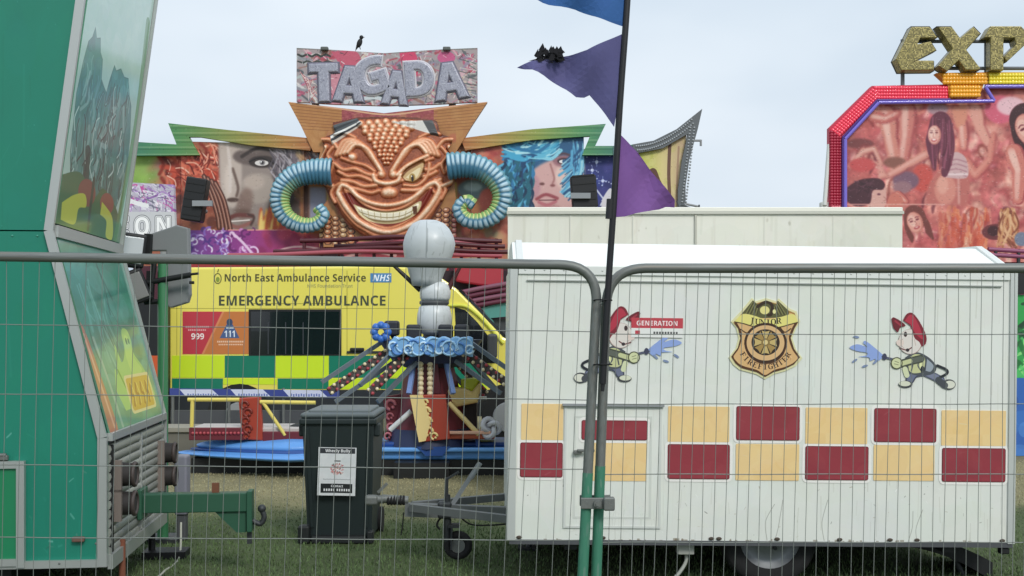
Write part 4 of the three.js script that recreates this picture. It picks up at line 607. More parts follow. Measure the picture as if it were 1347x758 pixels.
// ---------- floodlight mast beside the stall ----------
{
  const d = 8.75, g = thing('floodlight_mast', 'green pole carrying tilted floodlights and a grey lamp back beside the stall', 'floodlight'), p = (x, y, z = 0) => at(x, y, d).add(V(0, 0, z));
  part(g, 'pole', rod(p(214, 342), at(214, 500, d).setY(0), .038, .042, 16), phys('#3f7f55', .45, { clearcoat: .2 })); part(g, 'pole', rod(p(206, 352, -.12), at(206, 470, d).setY(0).add(V(0, 0, -.12)), .02), M.white); part(g, 'base_plate', box(.3, .03, .3, at(212, 0, d).x, .015, -d - .05), M.darkSteel);
  part(g, 'crossarm', join([rod(p(196, 372, .03), p(252, 362, .03), .022), rod(p(200, 385, .03), p(205, 340, .03), .02), rod(p(190, 398, 0), p(214, 396, 0), .02)]), M.black);
  const lamp = (cx, cy, w, h, rot, col) => { const o = p(cx, cy, .05), L = part(g, 'floodlight', rbox(w, h, .12, 0, 0, 0, .02).rotateZ(rot).rotateY(.35).translate(o.x, o.y, o.z), M.black); part(L, 'lamp_glass', rbox(w * .8, h * .78, .02, 0, 0, .065, .008).rotateZ(rot).rotateY(.35).translate(o.x, o.y, o.z), phys(col, .15, { clearcoat: .6 })); part(L, 'yoke_arm', bar(V(o.x + w * .5, o.y - h * .4, o.z - .06), V(o.x + w * .55, o.y + h * .5, o.z - .06), .06, .05), M.black); };
  lamp(174, 330, .22, .26, -.12, '#c9cccf'); lamp(178, 379, .21, .26, .38, '#7c7a76');
  part(g, 'lamp_back', slabPx([[196, 308], [232, 296], [247, 300], [249, 388], [246, 398], [224, 405], [218, 402], [218, 330], [197, 330]], d + .08, .08, null, [], .01), std('#828486', .6)); part(g, 'lamp_strap', join([rod(p(244, 362, .02), p(262, 360, .02), .01), rod(p(250, 372, .02), p(256, 372, .02), .012)]), M.black);
  settle(g);
}
{
  const d = 15.5, g = thing('generator_cabinet', 'black cabinet with an orange flash panel between stall and ambulance', 'cabinet'); part(g, 'housing', boxPx(172, 395, 207, 560, d, .6, .02), std('#191b1e', .5)); part(g, 'flash_panel', boxPx(186, 468, 207, 496, d - .01, .012), std('#c9562a', .5)); part(g, 'door_panel', boxPx(192, 497, 209, 520, d - .02, .02), std('#c9ccc8', .5)); part(g, 'skid', box(.5, .35, .6, at(188, 0, d).x, .16, -d - .3), M.black); settle(g);
}

// ---------- big disc ride: painted back wall ----------
const backM = std('#5b4a42', .7);
{
  const d = 30, g = thing('ride_backdrop', 'huge painted ride back wall with a horned copper demon face', 'ride backdrop');
  const R = [165, 130, 930, 350], SC = 1.8;
  const mural = canvas(Math.round(765 * SC), Math.round(220 * SC), (c) => {
    const inPx = (k) => { k.scale(SC, SC); k.translate(-165, -130); }, soft = (r, fn) => airbrush(c, r * SC, inPx, fn); inPx(c);
    const blot = (k, x0, y0, x1, y1, n, cols, s0, s1, a) => { for (let i = 0; i < n; i++) { k.globalAlpha = a * rr(.3, 1); oval(k, rr(x0, x1), rr(y0, y1), rr(s0, s1), rr(s0, s1) * .7, cols[(rnd() * cols.length) | 0], rnd() * 3); } k.globalAlpha = 1; };
    const strands = (k, x0, y0, x1, y1, n, cols, l, w0, w1, ang, jit) => { for (let i = 0; i < n; i++) { const x = rr(x0, x1), y = rr(y0, y1), a = ang + rr(-jit, jit); line(k, [[x, y], [x + Math.cos(a) * l * .5 + rr(-2, 2), y + Math.sin(a) * l * .5 + rr(-2, 2)], [x + Math.cos(a + .4) * l, y + Math.sin(a + .4) * l]], rr(w0, w1), cols[(rnd() * cols.length) | 0]); } };
    c.fillStyle = '#a2604a'; c.fillRect(165, 130, 765, 220);
    soft(3, (k) => {
      blot(k, 165, 130, 930, 350, 240, ['#b86c4a', '#8a4a40', '#c47c50', '#7c4048', '#b05a48'], 8, 26, .5);
      k.fillStyle = '#86a452'; k.fillRect(165, 195, 42, 62); blot(k, 165, 195, 212, 255, 40, ['#a0c860', '#78a444', '#bcd888'], 3, 10, .6); blot(k, 200, 200, 232, 300, 34, ['#94749a', '#866478', '#b0705c', '#d09a66', '#8a5a86'], 4, 11, .6);
    });
    // feathered creature
    soft(.9, (k) => { strands(k, 208, 188, 300, 252, 90, ['#c4503a', '#8a2e20', '#d8745a', '#641e18', '#b8442e'], 24, 2, 7, .4, .9); blot(k, 210, 252, 286, 312, 60, ['#4e2620', '#84402e', '#ac6246', '#38191c', '#9a4c38'], 3, 12, .6); });
    soft(.35, (k) => { strands(k, 215, 186, 296, 240, 60, ['#e8a890', '#d86a50', '#f0c4b0', '#5c1812', '#a83826'], 18, .6, 2, .5, .7); strands(k, 262, 182, 292, 245, 40, ['#e89a80', '#7c2418', '#d0553c'], 20, .6, 2.2, 1.2, .4); });
    // woman, grey tones
    soft(1.6, (k) => { fillP(k, [[286, 180], [320, 176], [372, 184], [404, 205], [412, 250], [396, 290], [370, 312], [310, 312], [296, 290], [288, 240]], '#94867f'); fillP(k, [[288, 184], [312, 182], [318, 230], [312, 268], [300, 272], [290, 250]], '#c0b0a6'); fillP(k, [[360, 210], [402, 210], [402, 290], [368, 310], [352, 280]], '#6c605c'); oval(k, 340, 248, 24, 20, '#a89a90'); oval(k, 336, 206, 30, 12, '#6a5c58'); oval(k, 330, 300, 20, 9, '#8a7870'); });
    soft(2.2, (k) => { k.globalAlpha = .7; oval(k, 322, 268, 10, 22, '#7c6258', .2); oval(k, 378, 262, 16, 34, '#4c4240', -.2); oval(k, 334, 240, 14, 10, '#c0aea2'); oval(k, 300, 240, 5, 24, '#dccdc2'); oval(k, 330, 192, 22, 7, '#b4a69e'); oval(k, 318, 278, 12, 3, '#5c443c'); k.globalAlpha = 1; });
    soft(.8, (k) => { oval(k, 345, 213, 18, 8, '#3a302e'); line(k, [[318, 206], [336, 196], [354, 197], [370, 208]], 4.5, '#3c3230'); line(k, [[306, 222], [313, 246], [311, 258]], 3.5, '#6c5850'); oval(k, 306, 263, 8, 3, '#54403a'); line(k, [[299, 190], [303, 225], [302, 252]], 4, '#d6c8c0'); line(k, [[300, 288], [312, 283], [332, 284]], 5.5, '#6c3c38'); line(k, [[303, 296], [314, 299], [330, 293]], 5, '#94605a'); line(k, [[326, 282], [334, 286], [330, 296]], 3, '#4c3430'); });
    soft(.25, (k) => { oval(k, 344, 214.5, 9, 3.8, '#ded8d4'); oval(k, 345, 214, 3.6, 3.7, '#8a8486'); oval(k, 345, 214, 1.7, 1.9, '#1e1a1c'); oval(k, 343.5, 213, 1, 1, '#fff'); line(k, [[328, 213], [343, 208], [362, 216]], 1.8, '#1f1a1a'); line(k, [[302, 291.5], [328, 289.5]], 1.6, '#ece0da'); });
    soft(.4, (k) => { strands(k, 352, 178, 404, 232, 110, ['#575056', '#948c92', '#3a343a', '#aea6aa', '#74686e'], 40, .8, 3, .9, .35); strands(k, 388, 212, 426, 262, 60, ['#b8745a', '#86443e', '#d4946c', '#6a505a', '#c88a7a'], 22, .8, 3, .8, .5); });
    soft(.4, (k) => { for (let i = 0; i < 4; i++) rope(k, [[268 + i * 5, 232 + i * 3], [278 + i * 5.5, 258 + i * 2], [286 + i * 5.5, 284 + i * 5], [288 + i * 5, 300 + i * 3]], 6, [[1, '#402420'], [.6, '#7c4a3c'], [.16, '#d0a896']]); });
    soft(1, (k) => { for (let i = 0; i < 34; i++) { const x = rr(338, 374), y = rr(288, 308); fillP(k, [[x - 4, y + 8], [x - 2, y - rr(4, 14)], [x + rr(-2, 4), y - rr(14, 28)], [x + 3, y - 4], [x + 5, y + 8]], ['#e07c34', '#eeb04c', '#c0522e', '#f4d27a'][(rnd() * 4) | 0]); } });
    // lower band with scroll work
    { const lb = c.createLinearGradient(240, 0, 560, 0); lb.addColorStop(0, '#76479a'); lb.addColorStop(.28, '#983a86'); lb.addColorStop(.5, '#b23a5c'); lb.addColorStop(1, '#b44c44'); c.fillStyle = lb; c.fillRect(236, 303, 430, 47); c.fillStyle = '#e89a94'; c.fillRect(300, 302, 130, 1.4); }
    soft(1.6, (k) => { blot(k, 340, 305, 660, 345, 70, ['#cc4a60', '#93284a', '#e06e68', '#86244e', '#d08a6a'], 4, 14, .6); });
    soft(.45, (k) => { for (let i = 0; i < 90; i++) { const far = i > 66, x = far ? rr(300, 334) : rr(240, 302), y = rr(302, 345), r = rr(2, 7), a = rnd() * 6.3; k.beginPath(); k.arc(x, y, r, a, a + rr(2, 4.4)); k.lineWidth = rr(1, 3); k.strokeStyle = (far ? ['#eecff0', '#cf86c8', '#682468'] : ['#d2c0ea', '#efe6f6', '#8a68bc', '#543282', '#a884d0'])[i % (far ? 3 : 5)]; k.stroke(); } line(k, [[305, 306], [318, 318], [330, 332], [336, 344]], 3.4, '#edcdea'); line(k, [[345, 342], [375, 327], [405, 325], [440, 332]], 2.6, '#f0c2c0'); line(k, [[372, 346], [410, 335], [450, 337]], 5, '#34161c'); line(k, [[440, 345], [480, 331], [520, 336]], 4, '#f0b8ac'); });
    // round the horns
    soft(1.2, (k) => { k.fillStyle = '#ae7446'; k.fillRect(395, 232, 42, 75); blot(k, 392, 196, 442, 310, 70, ['#cc965a', '#945638', '#e0b06c', '#784434', '#c27a5c'], 3, 11, .5); k.fillStyle = '#5c3e38'; k.fillRect(399, 242, 7, 52); k.fillStyle = '#9a9ab2'; k.fillRect(407, 246, 22, 42); k.fillStyle = '#d2b658'; k.fillRect(430, 246, 14, 46);
      blot(k, 575, 196, 672, 325, 130, ['#c0664a', '#d08456', '#e0ac6a', '#ac4a40', '#86443e', '#d89a7a'], 3, 13, .5); k.fillStyle = '#d6bc62'; k.fillRect(583, 240, 18, 46); oval(k, 622, 249, 20, 13, '#6a7e84'); oval(k, 622, 246, 12, 6, '#a8bcc0'); oval(k, 641, 263, 11, 15, '#cc6658'); blot(k, 622, 185, 675, 226, 60, ['#bc4642', '#d0624e', '#94303a', '#e0947a'], 2, 8, .6); blot(k, 596, 300, 668, 348, 60, ['#cc6a58', '#b89464', '#d0a474', '#6a967a', '#d8b48c'], 3, 11, .5); });
    // right woman: blue hair, pink face
    soft(1.4, (k) => { fillP(k, [[664, 182], [772, 178], [772, 282], [664, 282]], '#2a5c86'); fillP(k, [[688, 236], [712, 216], [745, 206], [768, 210], [766, 282], [704, 282], [692, 262]], '#d4a8a4'); oval(k, 744, 232, 14, 18, '#e4c2b8'); oval(k, 702, 246, 9, 16, '#c4929a'); oval(k, 722, 274, 16, 6, '#c0908e'); oval(k, 742, 212, 15, 8, '#9c6c74'); blot(k, 664, 250, 694, 282, 24, ['#349474', '#247464', '#46aa82'], 3, 8, .6); });
    soft(.7, (k) => { oval(k, 742, 212, 9, 4.2, '#3c2830'); line(k, [[728, 206], [742, 202], [757, 208]], 2.6, '#5a3c44'); line(k, [[724, 216], [729, 234], [727, 241]], 2.4, '#a87472'); oval(k, 713, 242, 3.4, 1.8, '#6c4040'); oval(k, 727, 244, 3.4, 1.8, '#885252'); line(k, [[706, 262], [718, 256], [733, 261]], 4.2, '#9a4a52'); line(k, [[709, 266], [720, 270], [731, 265]], 4.4, '#bc7078'); });
    soft(.25, (k) => { oval(k, 741, 212.6, 5.6, 2.5, '#f2ebea'); oval(k, 742, 212, 2.3, 2.5, '#3f6484'); line(k, [[709, 263.4], [731, 263.2]], 1.1, '#4a1c24'); });
    soft(.45, (k) => { strands(k, 664, 178, 698, 272, 150, ['#347cac', '#17426a', '#5cb0d2', '#226478', '#123452'], 28, 1, 5, 1.4, .4); strands(k, 690, 180, 738, 200, 120, ['#48a8ce', '#8cd0e4', '#2a76a4', '#b4e4ee', '#1c5480', '#64b8d6'], 32, 1, 5, 2.6, .3); strands(k, 752, 178, 768, 232, 60, ['#5ca8ce', '#9cd2e2', '#245480'], 36, .8, 3.4, 1.6, .1); });
    // starry panel
    soft(1.2, (k) => { k.fillStyle = '#2a3274'; k.fillRect(770, 195, 70, 90); blot(k, 772, 198, 838, 282, 30, ['#3444920', '#202458', '#46448c'].map((v) => v.slice(0, 7)), 4, 14, .6); });
    soft(.3, (k) => { for (let i = 0; i < 70; i++) oval(k, rr(772, 838), rr(204, 282), rr(.3, 1), rr(.3, 1), '#dfe6ff'); for (const [x, y] of [[785, 213], [779, 224], [793, 238]]) { oval(k, x, y, 2, 2, '#eef2ff'); line(k, [[x - 6, y], [x + 6, y]], .6, '#aebcf0'); line(k, [[x, y - 6], [x, y + 6]], .6, '#aebcf0'); } line(k, [[785, 250], [794, 262]], 2, '#cfd4e8'); line(k, [[800, 252], [790, 270]], 2, '#cfd4e8'); fillP(k, [[792, 262], [804, 248], [810, 280], [790, 280]], '#d9d6dc'); });
    grain(c, 165, 130, 930, 350, 9000, .4, 2.4, .2);
  });
  const mm = std('#ffffff', .5, 0, { map: mural });
  const pan = (pts, dd, name = 'mural_panel', m = mm, th = .1, rect = R) => part(g, name, slabPx(pts, dd, th, rect), m);
  pan([[168, 205], [238, 205], [238, 350], [168, 350]], d + .25); pan([[238.2, 186], [400, 190], [400, 350], [238.2, 350]], d + .12); pan([[400.2, 185], [620, 185], [620, 350], [400.2, 350]], d + .18); pan([[620.2, 190], [768, 178], [768, 350], [620.2, 350]], d + .12); pan([[768.2, 196], [838, 200], [838, 350], [768.2, 350]], d + .25);
  // border strips (green turning to ochre and rust paint)
  const bord = (stops) => canvas(1024, 128, (c) => { const q = c.createLinearGradient(0, 0, 1024, 0); stops.forEach(([t, k]) => q.addColorStop(t, k)); c.fillStyle = q; c.fillRect(0, 0, 1024, 128); for (let y = 14; y < 128; y += 26) { c.globalAlpha = .28; c.fillStyle = '#fff3d0'; c.fillRect(0, y, 1024, 3); c.fillStyle = '#1c2a18'; c.fillRect(0, y + 8, 1024, 3); } c.globalAlpha = 1; speckle(c, 1024, 128, 500, ['#fff', '#000', '#3c5c3c'], .6, 3, .25); });
  const bl = std('#ffffff', .5, 0, { map: bord([[0, '#3f7c66'], [.25, '#4f8a55'], [.6, '#8f8f48'], [.85, '#b08044'], [1, '#a8663c']]) }), br = std('#ffffff', .5, 0, { map: bord([[0, '#b06a3c'], [.2, '#b08a48'], [.5, '#8c9a4a'], [.8, '#4f8f5c'], [1, '#3f7c66']]) }), teal = std('#ffffff', .5, 0, { map: bord([[0, '#4a6f74'], [.6, '#3f7c6c'], [1, '#3c8064']]) });
  const stripP = (pts, m, rect, dd = d) => part(g, 'border_strip', slabPx(pts, dd, .16, rect), m);
  stripP([[168, 186], [232, 190], [221, 162], [300, 171], [400, 181], [412, 183], [408, 198], [330, 191], [262, 180], [248, 180], [262, 204], [168, 205]], bl, [168, 160, 412, 206]);
  stripP([[606, 182], [700, 170], [797, 163], [783, 192], [806, 192], [806, 204], [766, 204], [776, 179], [700, 184], [612, 198]], br, [606, 160, 806, 206]); stripP([[806.3, 192], [838, 190], [838, 203], [806.3, 204]], teal, [800, 188, 840, 206]);
  // centre chevron
  const chev = canvas(1040, 260, (c) => { c.fillStyle = '#b07a48'; c.fillRect(0, 0, 1040, 260); c.fillStyle = '#93404c'; c.fillRect(280, 0, 480, 260); speckle(c, 1040, 260, 700, ['#c48e58', '#9c6438', '#d0a46c'], 4, 30, .18); for (let i = 0; i < 1500; i++) { c.globalAlpha = .4 * rnd(); c.fillStyle = ['#b85a6a', '#7a2c3c', '#d88a8a'][(rnd() * 3) | 0]; c.fillRect(rr(270, 770), rr(0, 160), rr(3, 16), rr(2, 5)); } c.globalAlpha = 1; for (let k = 0; k < 9; k++) { line(c, [[0, 8 + k * 16], [280, 40 + k * 14]], 2, '#7c4c2c'); line(c, [[1040, 8 + k * 16], [760, 40 + k * 14]], 2, '#7c4c2c'); } line(c, [[0, 6], [280, 42], [520, 70], [760, 42], [1040, 6]], 8, '#d8a888'); });
  part(g, 'chevron_crest', slabPx([[379, 134], [440, 141], [505, 149], [575, 141], [641, 134], [620, 166], [600, 200], [412, 200], [396, 166]], d - .05, .2, [379, 132, 641, 202]), std('#ffffff', .5, 0, { map: chev }));
  // demon face: modelled relief, airbrush shading painted by height: dark in lines, pale on ridges
  {
    const head = [[60, 210], [30, 150], [110, 120], [95, 60], [240, 30], [400, 26], [560, 30], [680, 50], [700, 125], [775, 150], [745, 215], [790, 280], [748, 330], [775, 400], [738, 460], [700, 540], [640, 640], [540, 715], [405, 742], [280, 722], [175, 640], [110, 540], [70, 470], [40, 400], [62, 345], [20, 285]];
    const mir = (pts) => pts.map(([x, y]) => [808 - x, y]), W = 803, Hh = 758;
    const ridges = [], add = (pts, w, h = 1) => ridges.push([pts, w, h]), both = (pts, w, h = 1) => { add(pts, w, h); add(mir(pts), w, h); };
    for (let r = 0; r < 4; r++) { const o = r * 24; both([[120 + o * .9, 250 - o * .2], [165 + o * .9, 170 + o * .3], [245 + o * .7, 178 + o * .55], [318 + o * .35, 262 + o * .42], [372 + o * .05, 340 + o * .1]], 25, .8 + r * .06); }
    both([[60, 200], [34, 250], [26, 288], [66, 318], [50, 360], [46, 400], [96, 425]], 22); both([[100, 205], [70, 250], [100, 300], [84, 350]], 18, .7); both([[40, 158], [90, 165], [130, 215]], 20, .8); both([[112, 128], [160, 120], [225, 150]], 18, .7); both([[110, 300], [160, 335], [225, 330], [290, 360], [345, 372]], 22, .7); both([[130, 345], [185, 372], [250, 372], [320, 400]], 20, .7); add([[150, 395], [215, 405], [275, 430], [345, 425]], 22, .75); add([[185, 432], [250, 450], [315, 468], [360, 455]], 20, .7); both([[150, 268], [215, 292], [285, 312], [335, 345]], 18, .65);
    add([[700, 390], [640, 425], [570, 452], [490, 452]], 22, .8); add([[640, 300], [628, 370], [575, 425], [500, 425]], 18, .8); add([[462, 368], [510, 320], [570, 284], [628, 256]], 24, .95);
    add([[330, 368], [346, 402], [405, 416], [464, 402], [482, 368]], 26, 1); 
    const up = [[130, 462], [152, 424], [195, 440], [240, 486], [310, 524], [402, 540], [500, 522], [575, 478], [625, 428], [668, 408], [694, 432], [690, 470]], lo = [[132, 470], [180, 555], [262, 640], [402, 692], [545, 645], [635, 555], [692, 462]];
    add(up, 26, 1); add(up.slice(1, -1).map(([x, y]) => [402 + (x - 402) * .9, y + 30]), 17, .7); add(lo, 30, 1); add(lo.map(([x, y]) => [402 + (x - 402) * .86, y - 22]), 16, .65); add(lo.map(([x, y]) => [402 + (x - 402) * 1.04, y + 26]), 16, .6); add([[250, 655], [320, 705], [402, 722], [490, 705], [570, 645]], 16, .6);
    add([[112, 520], [90, 470], [110, 430], [150, 408]], 18, .7); add([[705, 500], [728, 450], [705, 410], [670, 392]], 18, .7);
    const ball = []; for (let row = 0; row < 11; row++) { const y = 58 + row * 24, half = 165 * Math.pow(1 - row / 11.4, 1.05), rad = 22 - row * 1.15, n = Math.max(1, Math.round(half * 2 / (rad * 2.05))); for (let k = 0; k < n; k++) { const x = 403 + ((k + .5) / n - .5) * 2 * half; ball.push([x + (row % 2 ? rad * .3 : -rad * .3) * (n > 2 ? 1 : 0), y + Math.abs(x - 403) * .08, rad]); } }
    ball.push([374, 362, 25], [440, 362, 25], [398, 466, 30], [416, 464, 34], [434, 466, 30], [212, 262, 26]);
    const hm = (() => { const c = document.createElement('canvas'); c.width = W; c.height = Hh; const k = c.getContext('2d'); k.fillStyle = '#000'; k.fillRect(0, 0, W, Hh); fillP(k, head.map(([x, y]) => [402 + (x - 402) * .96, 385 + (y - 385) * .96]), '#2e2e2e'); k.globalCompositeOperation = 'lighten';
      const gr = (v) => { const q = Math.round(255 * v); return `rgb(${q},${q},${q})`; };
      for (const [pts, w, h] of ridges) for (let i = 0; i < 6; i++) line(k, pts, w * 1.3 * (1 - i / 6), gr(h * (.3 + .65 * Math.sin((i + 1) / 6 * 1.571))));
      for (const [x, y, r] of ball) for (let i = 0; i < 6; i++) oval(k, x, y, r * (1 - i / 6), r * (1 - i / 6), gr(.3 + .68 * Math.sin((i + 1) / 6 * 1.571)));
      k.globalCompositeOperation = 'source-over'; { const t = document.createElement('canvas'); t.width = W; t.height = Hh; t.getContext('2d').drawImage(c, 0, 0); k.filter = 'blur(1.6px)'; k.drawImage(t, 0, 0); k.filter = 'none'; }
      // eye and mouth are smooth hollows
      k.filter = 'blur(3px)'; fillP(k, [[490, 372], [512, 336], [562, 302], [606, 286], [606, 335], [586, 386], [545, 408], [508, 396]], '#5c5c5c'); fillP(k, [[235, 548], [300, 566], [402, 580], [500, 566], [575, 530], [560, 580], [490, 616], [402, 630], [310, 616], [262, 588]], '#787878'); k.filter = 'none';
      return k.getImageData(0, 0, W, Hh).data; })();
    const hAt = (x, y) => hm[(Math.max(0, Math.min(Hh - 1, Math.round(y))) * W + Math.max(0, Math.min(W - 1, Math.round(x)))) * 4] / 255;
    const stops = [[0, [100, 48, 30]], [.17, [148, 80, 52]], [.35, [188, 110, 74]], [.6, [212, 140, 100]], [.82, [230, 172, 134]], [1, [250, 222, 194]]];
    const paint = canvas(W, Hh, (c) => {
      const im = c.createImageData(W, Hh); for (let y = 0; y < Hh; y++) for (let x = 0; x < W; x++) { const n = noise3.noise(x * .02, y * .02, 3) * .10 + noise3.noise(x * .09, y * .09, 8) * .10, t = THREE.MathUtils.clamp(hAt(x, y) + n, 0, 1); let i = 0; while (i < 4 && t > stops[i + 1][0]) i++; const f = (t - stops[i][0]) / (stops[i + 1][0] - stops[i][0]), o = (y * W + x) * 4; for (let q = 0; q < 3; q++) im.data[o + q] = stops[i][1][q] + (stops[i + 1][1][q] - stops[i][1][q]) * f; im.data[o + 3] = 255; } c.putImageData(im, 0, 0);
      const soft = (r, fn) => airbrush(c, r, () => {}, fn);
      soft(1.2, (k) => { const strp = (q) => { const n = 6; for (let i = 0; i < n; i++) { const f = (a, b, t) => [a[0] + (b[0] - a[0]) * t, a[1] + (b[1] - a[1]) * t]; poly(k, [f(q[0], q[3], i / n), f(q[1], q[2], i / n), f(q[1], q[2], (i + 1) / n), f(q[0], q[3], (i + 1) / n)], ['#565c60', '#30363a', '#4c5256', '#e2e2de', '#2c2e32', '#cbbcae'][i]); } }; strp([[72, 84], [232, 34], [268, 72], [95, 190]]); poly(k, [[425, 60], [600, 48], [652, 130], [560, 100]], '#d0cec8'); poly(k, [[600, 48], [655, 46], [692, 140], [645, 132]], '#46484a'); });
      soft(1.5, (k) => { fillP(k, [[484, 374], [508, 332], [560, 297], [610, 276], [614, 335], [592, 390], [545, 416], [503, 402]], '#7c4a24'); fillP(k, [[492, 378], [518, 346], [564, 316], [606, 296], [600, 340], [580, 380], [545, 400], [510, 396]], '#cfae7c'); fillP(k, [[508, 380], [538, 354], [588, 322], [584, 352], [566, 382], [540, 390]], '#ead9b0'); oval(k, 545, 380, 17, 24, '#ac8c48'); oval(k, 546, 384, 7, 19, '#20120c'); oval(k, 541, 372, 4, 5, '#fff7e4'); oval(k, 205, 258, 17, 7, '#f6e0cc', .3);
        fillP(k, [[150, 470], [200, 470], [250, 520], [310, 556], [402, 574], [500, 556], [580, 510], [640, 450], [660, 440], [640, 500], [560, 600], [402, 655], [265, 605], [185, 520]], '#7c2c20'); fillP(k, [[215, 530], [300, 560], [402, 574], [500, 560], [592, 512], [575, 580], [495, 628], [402, 644], [305, 628], [245, 590]], '#c9b98c'); fillP(k, [[232, 542], [305, 568], [402, 582], [500, 568], [578, 528], [560, 572], [485, 612], [402, 626], [312, 612], [258, 582]], '#f4ecd4'); line(k, [[248, 574], [315, 596], [402, 608], [490, 596], [568, 556]], 4, '#8c7a50'); for (let i = 0; i < 9; i++) { const t = i / 8, x = 262 + t * 284, y = 560 + Math.sin(t * 3.14) * 24; line(k, [[x, y], [x + (402 - x) * .06, y + 34]], 3, '#ab9664'); } poly(k, [[545, 545], [570, 540], [572, 585], [552, 592]], '#5c3820'); });
      grain(c, 0, 0, W, Hh, 5000, 1, 5, .2);
    });
    const R2 = [416, 149, 604, 322], nx = 240, ny = 226, pos = [], uv = [], idx = [], inside = (x, y) => { let r = false; for (let i = 0, j = head.length - 1; i < head.length; j = i++) { const [xi, yi] = head[i], [xj, yj] = head[j]; if ((yi > y) !== (yj > y) && x < (xj - xi) * (y - yi) / (yj - yi) + xi) r = !r; } return r; };
    for (let j = 0; j <= ny; j++) for (let i = 0; i <= nx; i++) { const u = i / nx, v = j / ny, p = at(R2[0] + (R2[2] - R2[0]) * u, R2[1] + (R2[3] - R2[1]) * v, d), X = u * W, Y = v * Hh, dome = .16 * Math.max(0, 1 - Math.pow((X - 402) / 370, 2)) * Math.max(0, 1 - Math.pow((Y - 385) / 400, 2)); pos.push(p.x, p.y, p.z + .12 + dome + .13 * hAt(X, Y)); uv.push(u, 1 - v); }
    for (let j = 0; j < ny; j++) for (let i = 0; i < nx; i++) { if (!inside((i + .5) / nx * W, (j + .5) / ny * Hh)) continue; const a = j * (nx + 1) + i, b = a + nx + 1; idx.push(a, b, a + 1, a + 1, b, b + 1); }
    const G = new THREE.BufferGeometry(); G.setAttribute('position', new THREE.Float32BufferAttribute(pos, 3)); G.setAttribute('uv', new THREE.Float32BufferAttribute(uv, 2)); G.setIndex(idx); G.computeVertexNormals();
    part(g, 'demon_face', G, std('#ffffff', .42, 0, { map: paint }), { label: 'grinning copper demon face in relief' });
    // board behind with claws
    const surround = canvas(W, Hh, (c) => { c.fillStyle = '#b07c4c'; c.fillRect(0, 0, W, Hh); airbrush(c, 6, () => {}, (k) => { for (let i = 0; i < 220; i++) { k.globalAlpha = .4 * rnd(); oval(k, rnd() * W, rnd() * Hh, rr(10, 40), rr(10, 30), ['#d09c64', '#8a5234', '#be764e', '#9a5848', '#c4484c'][(rnd() * 5) | 0]); } });
      airbrush(c, 1.2, () => {}, (k) => { for (let f = 0; f < 5; f++) for (let i = 0; i < 6; i++) { const x = 22 + f * 44, y = 590 + i * 29 + f * 9; oval(k, x, y, 22, 17, '#4e2a1a'); oval(k, x - 2, y - 3, 17, 12, ['#c49a6c', '#cc8258', '#b47a54'][f % 3]); oval(k, x - 5, y - 6, 8, 5, '#f2dab8'); } for (let f = 0; f < 3; f++) for (let i = 0; i < 7; i++) { const x = 778 - f * 46, y = 560 + i * 29; oval(k, x, y, 22, 17, '#4e221a'); oval(k, x - 2, y - 3, 17, 12, f ? '#b87a54' : '#cc7066'); oval(k, x - 5, y - 6, 8, 5, '#f6d2bc'); } for (let i = 0; i < 4; i++) { k.fillStyle = '#722848'; k.fillRect(360, 706 + i * 14, 160, 6); } }); grain(c, 0, 0, W, Hh, 3000, 1, 5, .2); });
    part(g, 'demon_board', slabPx([[424, 188], [432, 172], [600, 172], [600, 214], [598, 240], [600, 270], [600, 325], [420, 325], [420, 276], [432, 262], [428, 240], [418, 214]], d - .06, .1, R2), std('#ffffff', .45, 0, { map: surround }));
  }
  // horns: ribbed rams' horns curling either side of the face
  const horn = (sx, pts) => {
    const cv = new THREE.CatmullRomCurve3(pts.map(([x, y]) => at(x, y, d - .35)), false, 'centripetal'), N = 44, h = part(g, 'horn', new THREE.BufferGeometry(), M.grey), fr = cv.computeFrenetFrames(N);
    const pos = [], col = [], idx = [], rad = (t) => (18.5 - 10.5 * t) / (F / d), mid = at(pts.reduce((a, b) => a + b[0], 0) / pts.length, pts.reduce((a, b) => a + b[1], 0) / pts.length, d - .35), NS = 22, rings = 260;
    const cO = new THREE.Color('#437894'), cL = new THREE.Color('#b6d2de'), cI = new THREE.Color('#86ae68'), cY = new THREE.Color('#d2d690'), cE = new THREE.Color('#6ca2ae');
    for (let i = 0; i <= rings; i++) {
      const t = i / rings, c0 = cv.getPointAt(t), tan = cv.getTangentAt(t), n = V(0, 0, 1).cross(tan).normalize(), inw = n.dot(mid.clone().sub(c0)) > 0 ? 1 : -1; n.multiplyScalar(inw); const ph = (t * 34) % 1, rib = .82 + .18 * Math.sqrt(Math.max(0, Math.sin(ph * Math.PI))), r = rad(t) * rib;
      for (let k = 0; k <= NS; k++) { const a = k / NS * Math.PI * 2, ca = Math.cos(a), sa = Math.sin(a); const p = c0.clone().addScaledVector(n, ca * r).add(V(0, 0, sa * r * .8)); pos.push(p.x, p.y, p.z); const q = cO.clone(); const rb = Math.sin(ph * Math.PI); if (ca > .35) q.lerp(rb > .5 ? cI : cY, THREE.MathUtils.clamp((t - .2) * 3.4, 0, 1)); else if (ca < -.72) q.lerp(cE, .8); else if (ca < -.12 && rb > .55) q.lerp(cL, .85); col.push(q.r, q.g, q.b); }
    }
    for (let i = 0; i < rings; i++) for (let k = 0; k < NS; k++) { const a = i * (NS + 1) + k, b = a + NS + 1; idx.push(a, b, a + 1, a + 1, b, b + 1); }
    h.geometry.setAttribute('position', new THREE.Float32BufferAttribute(pos, 3)); h.geometry.setAttribute('color', new THREE.Float32BufferAttribute(col, 3)); h.geometry.setIndex(idx); h.geometry.computeVertexNormals(); h.material = std('#ffffff', .45, 0, { vertexColors: true });
  };
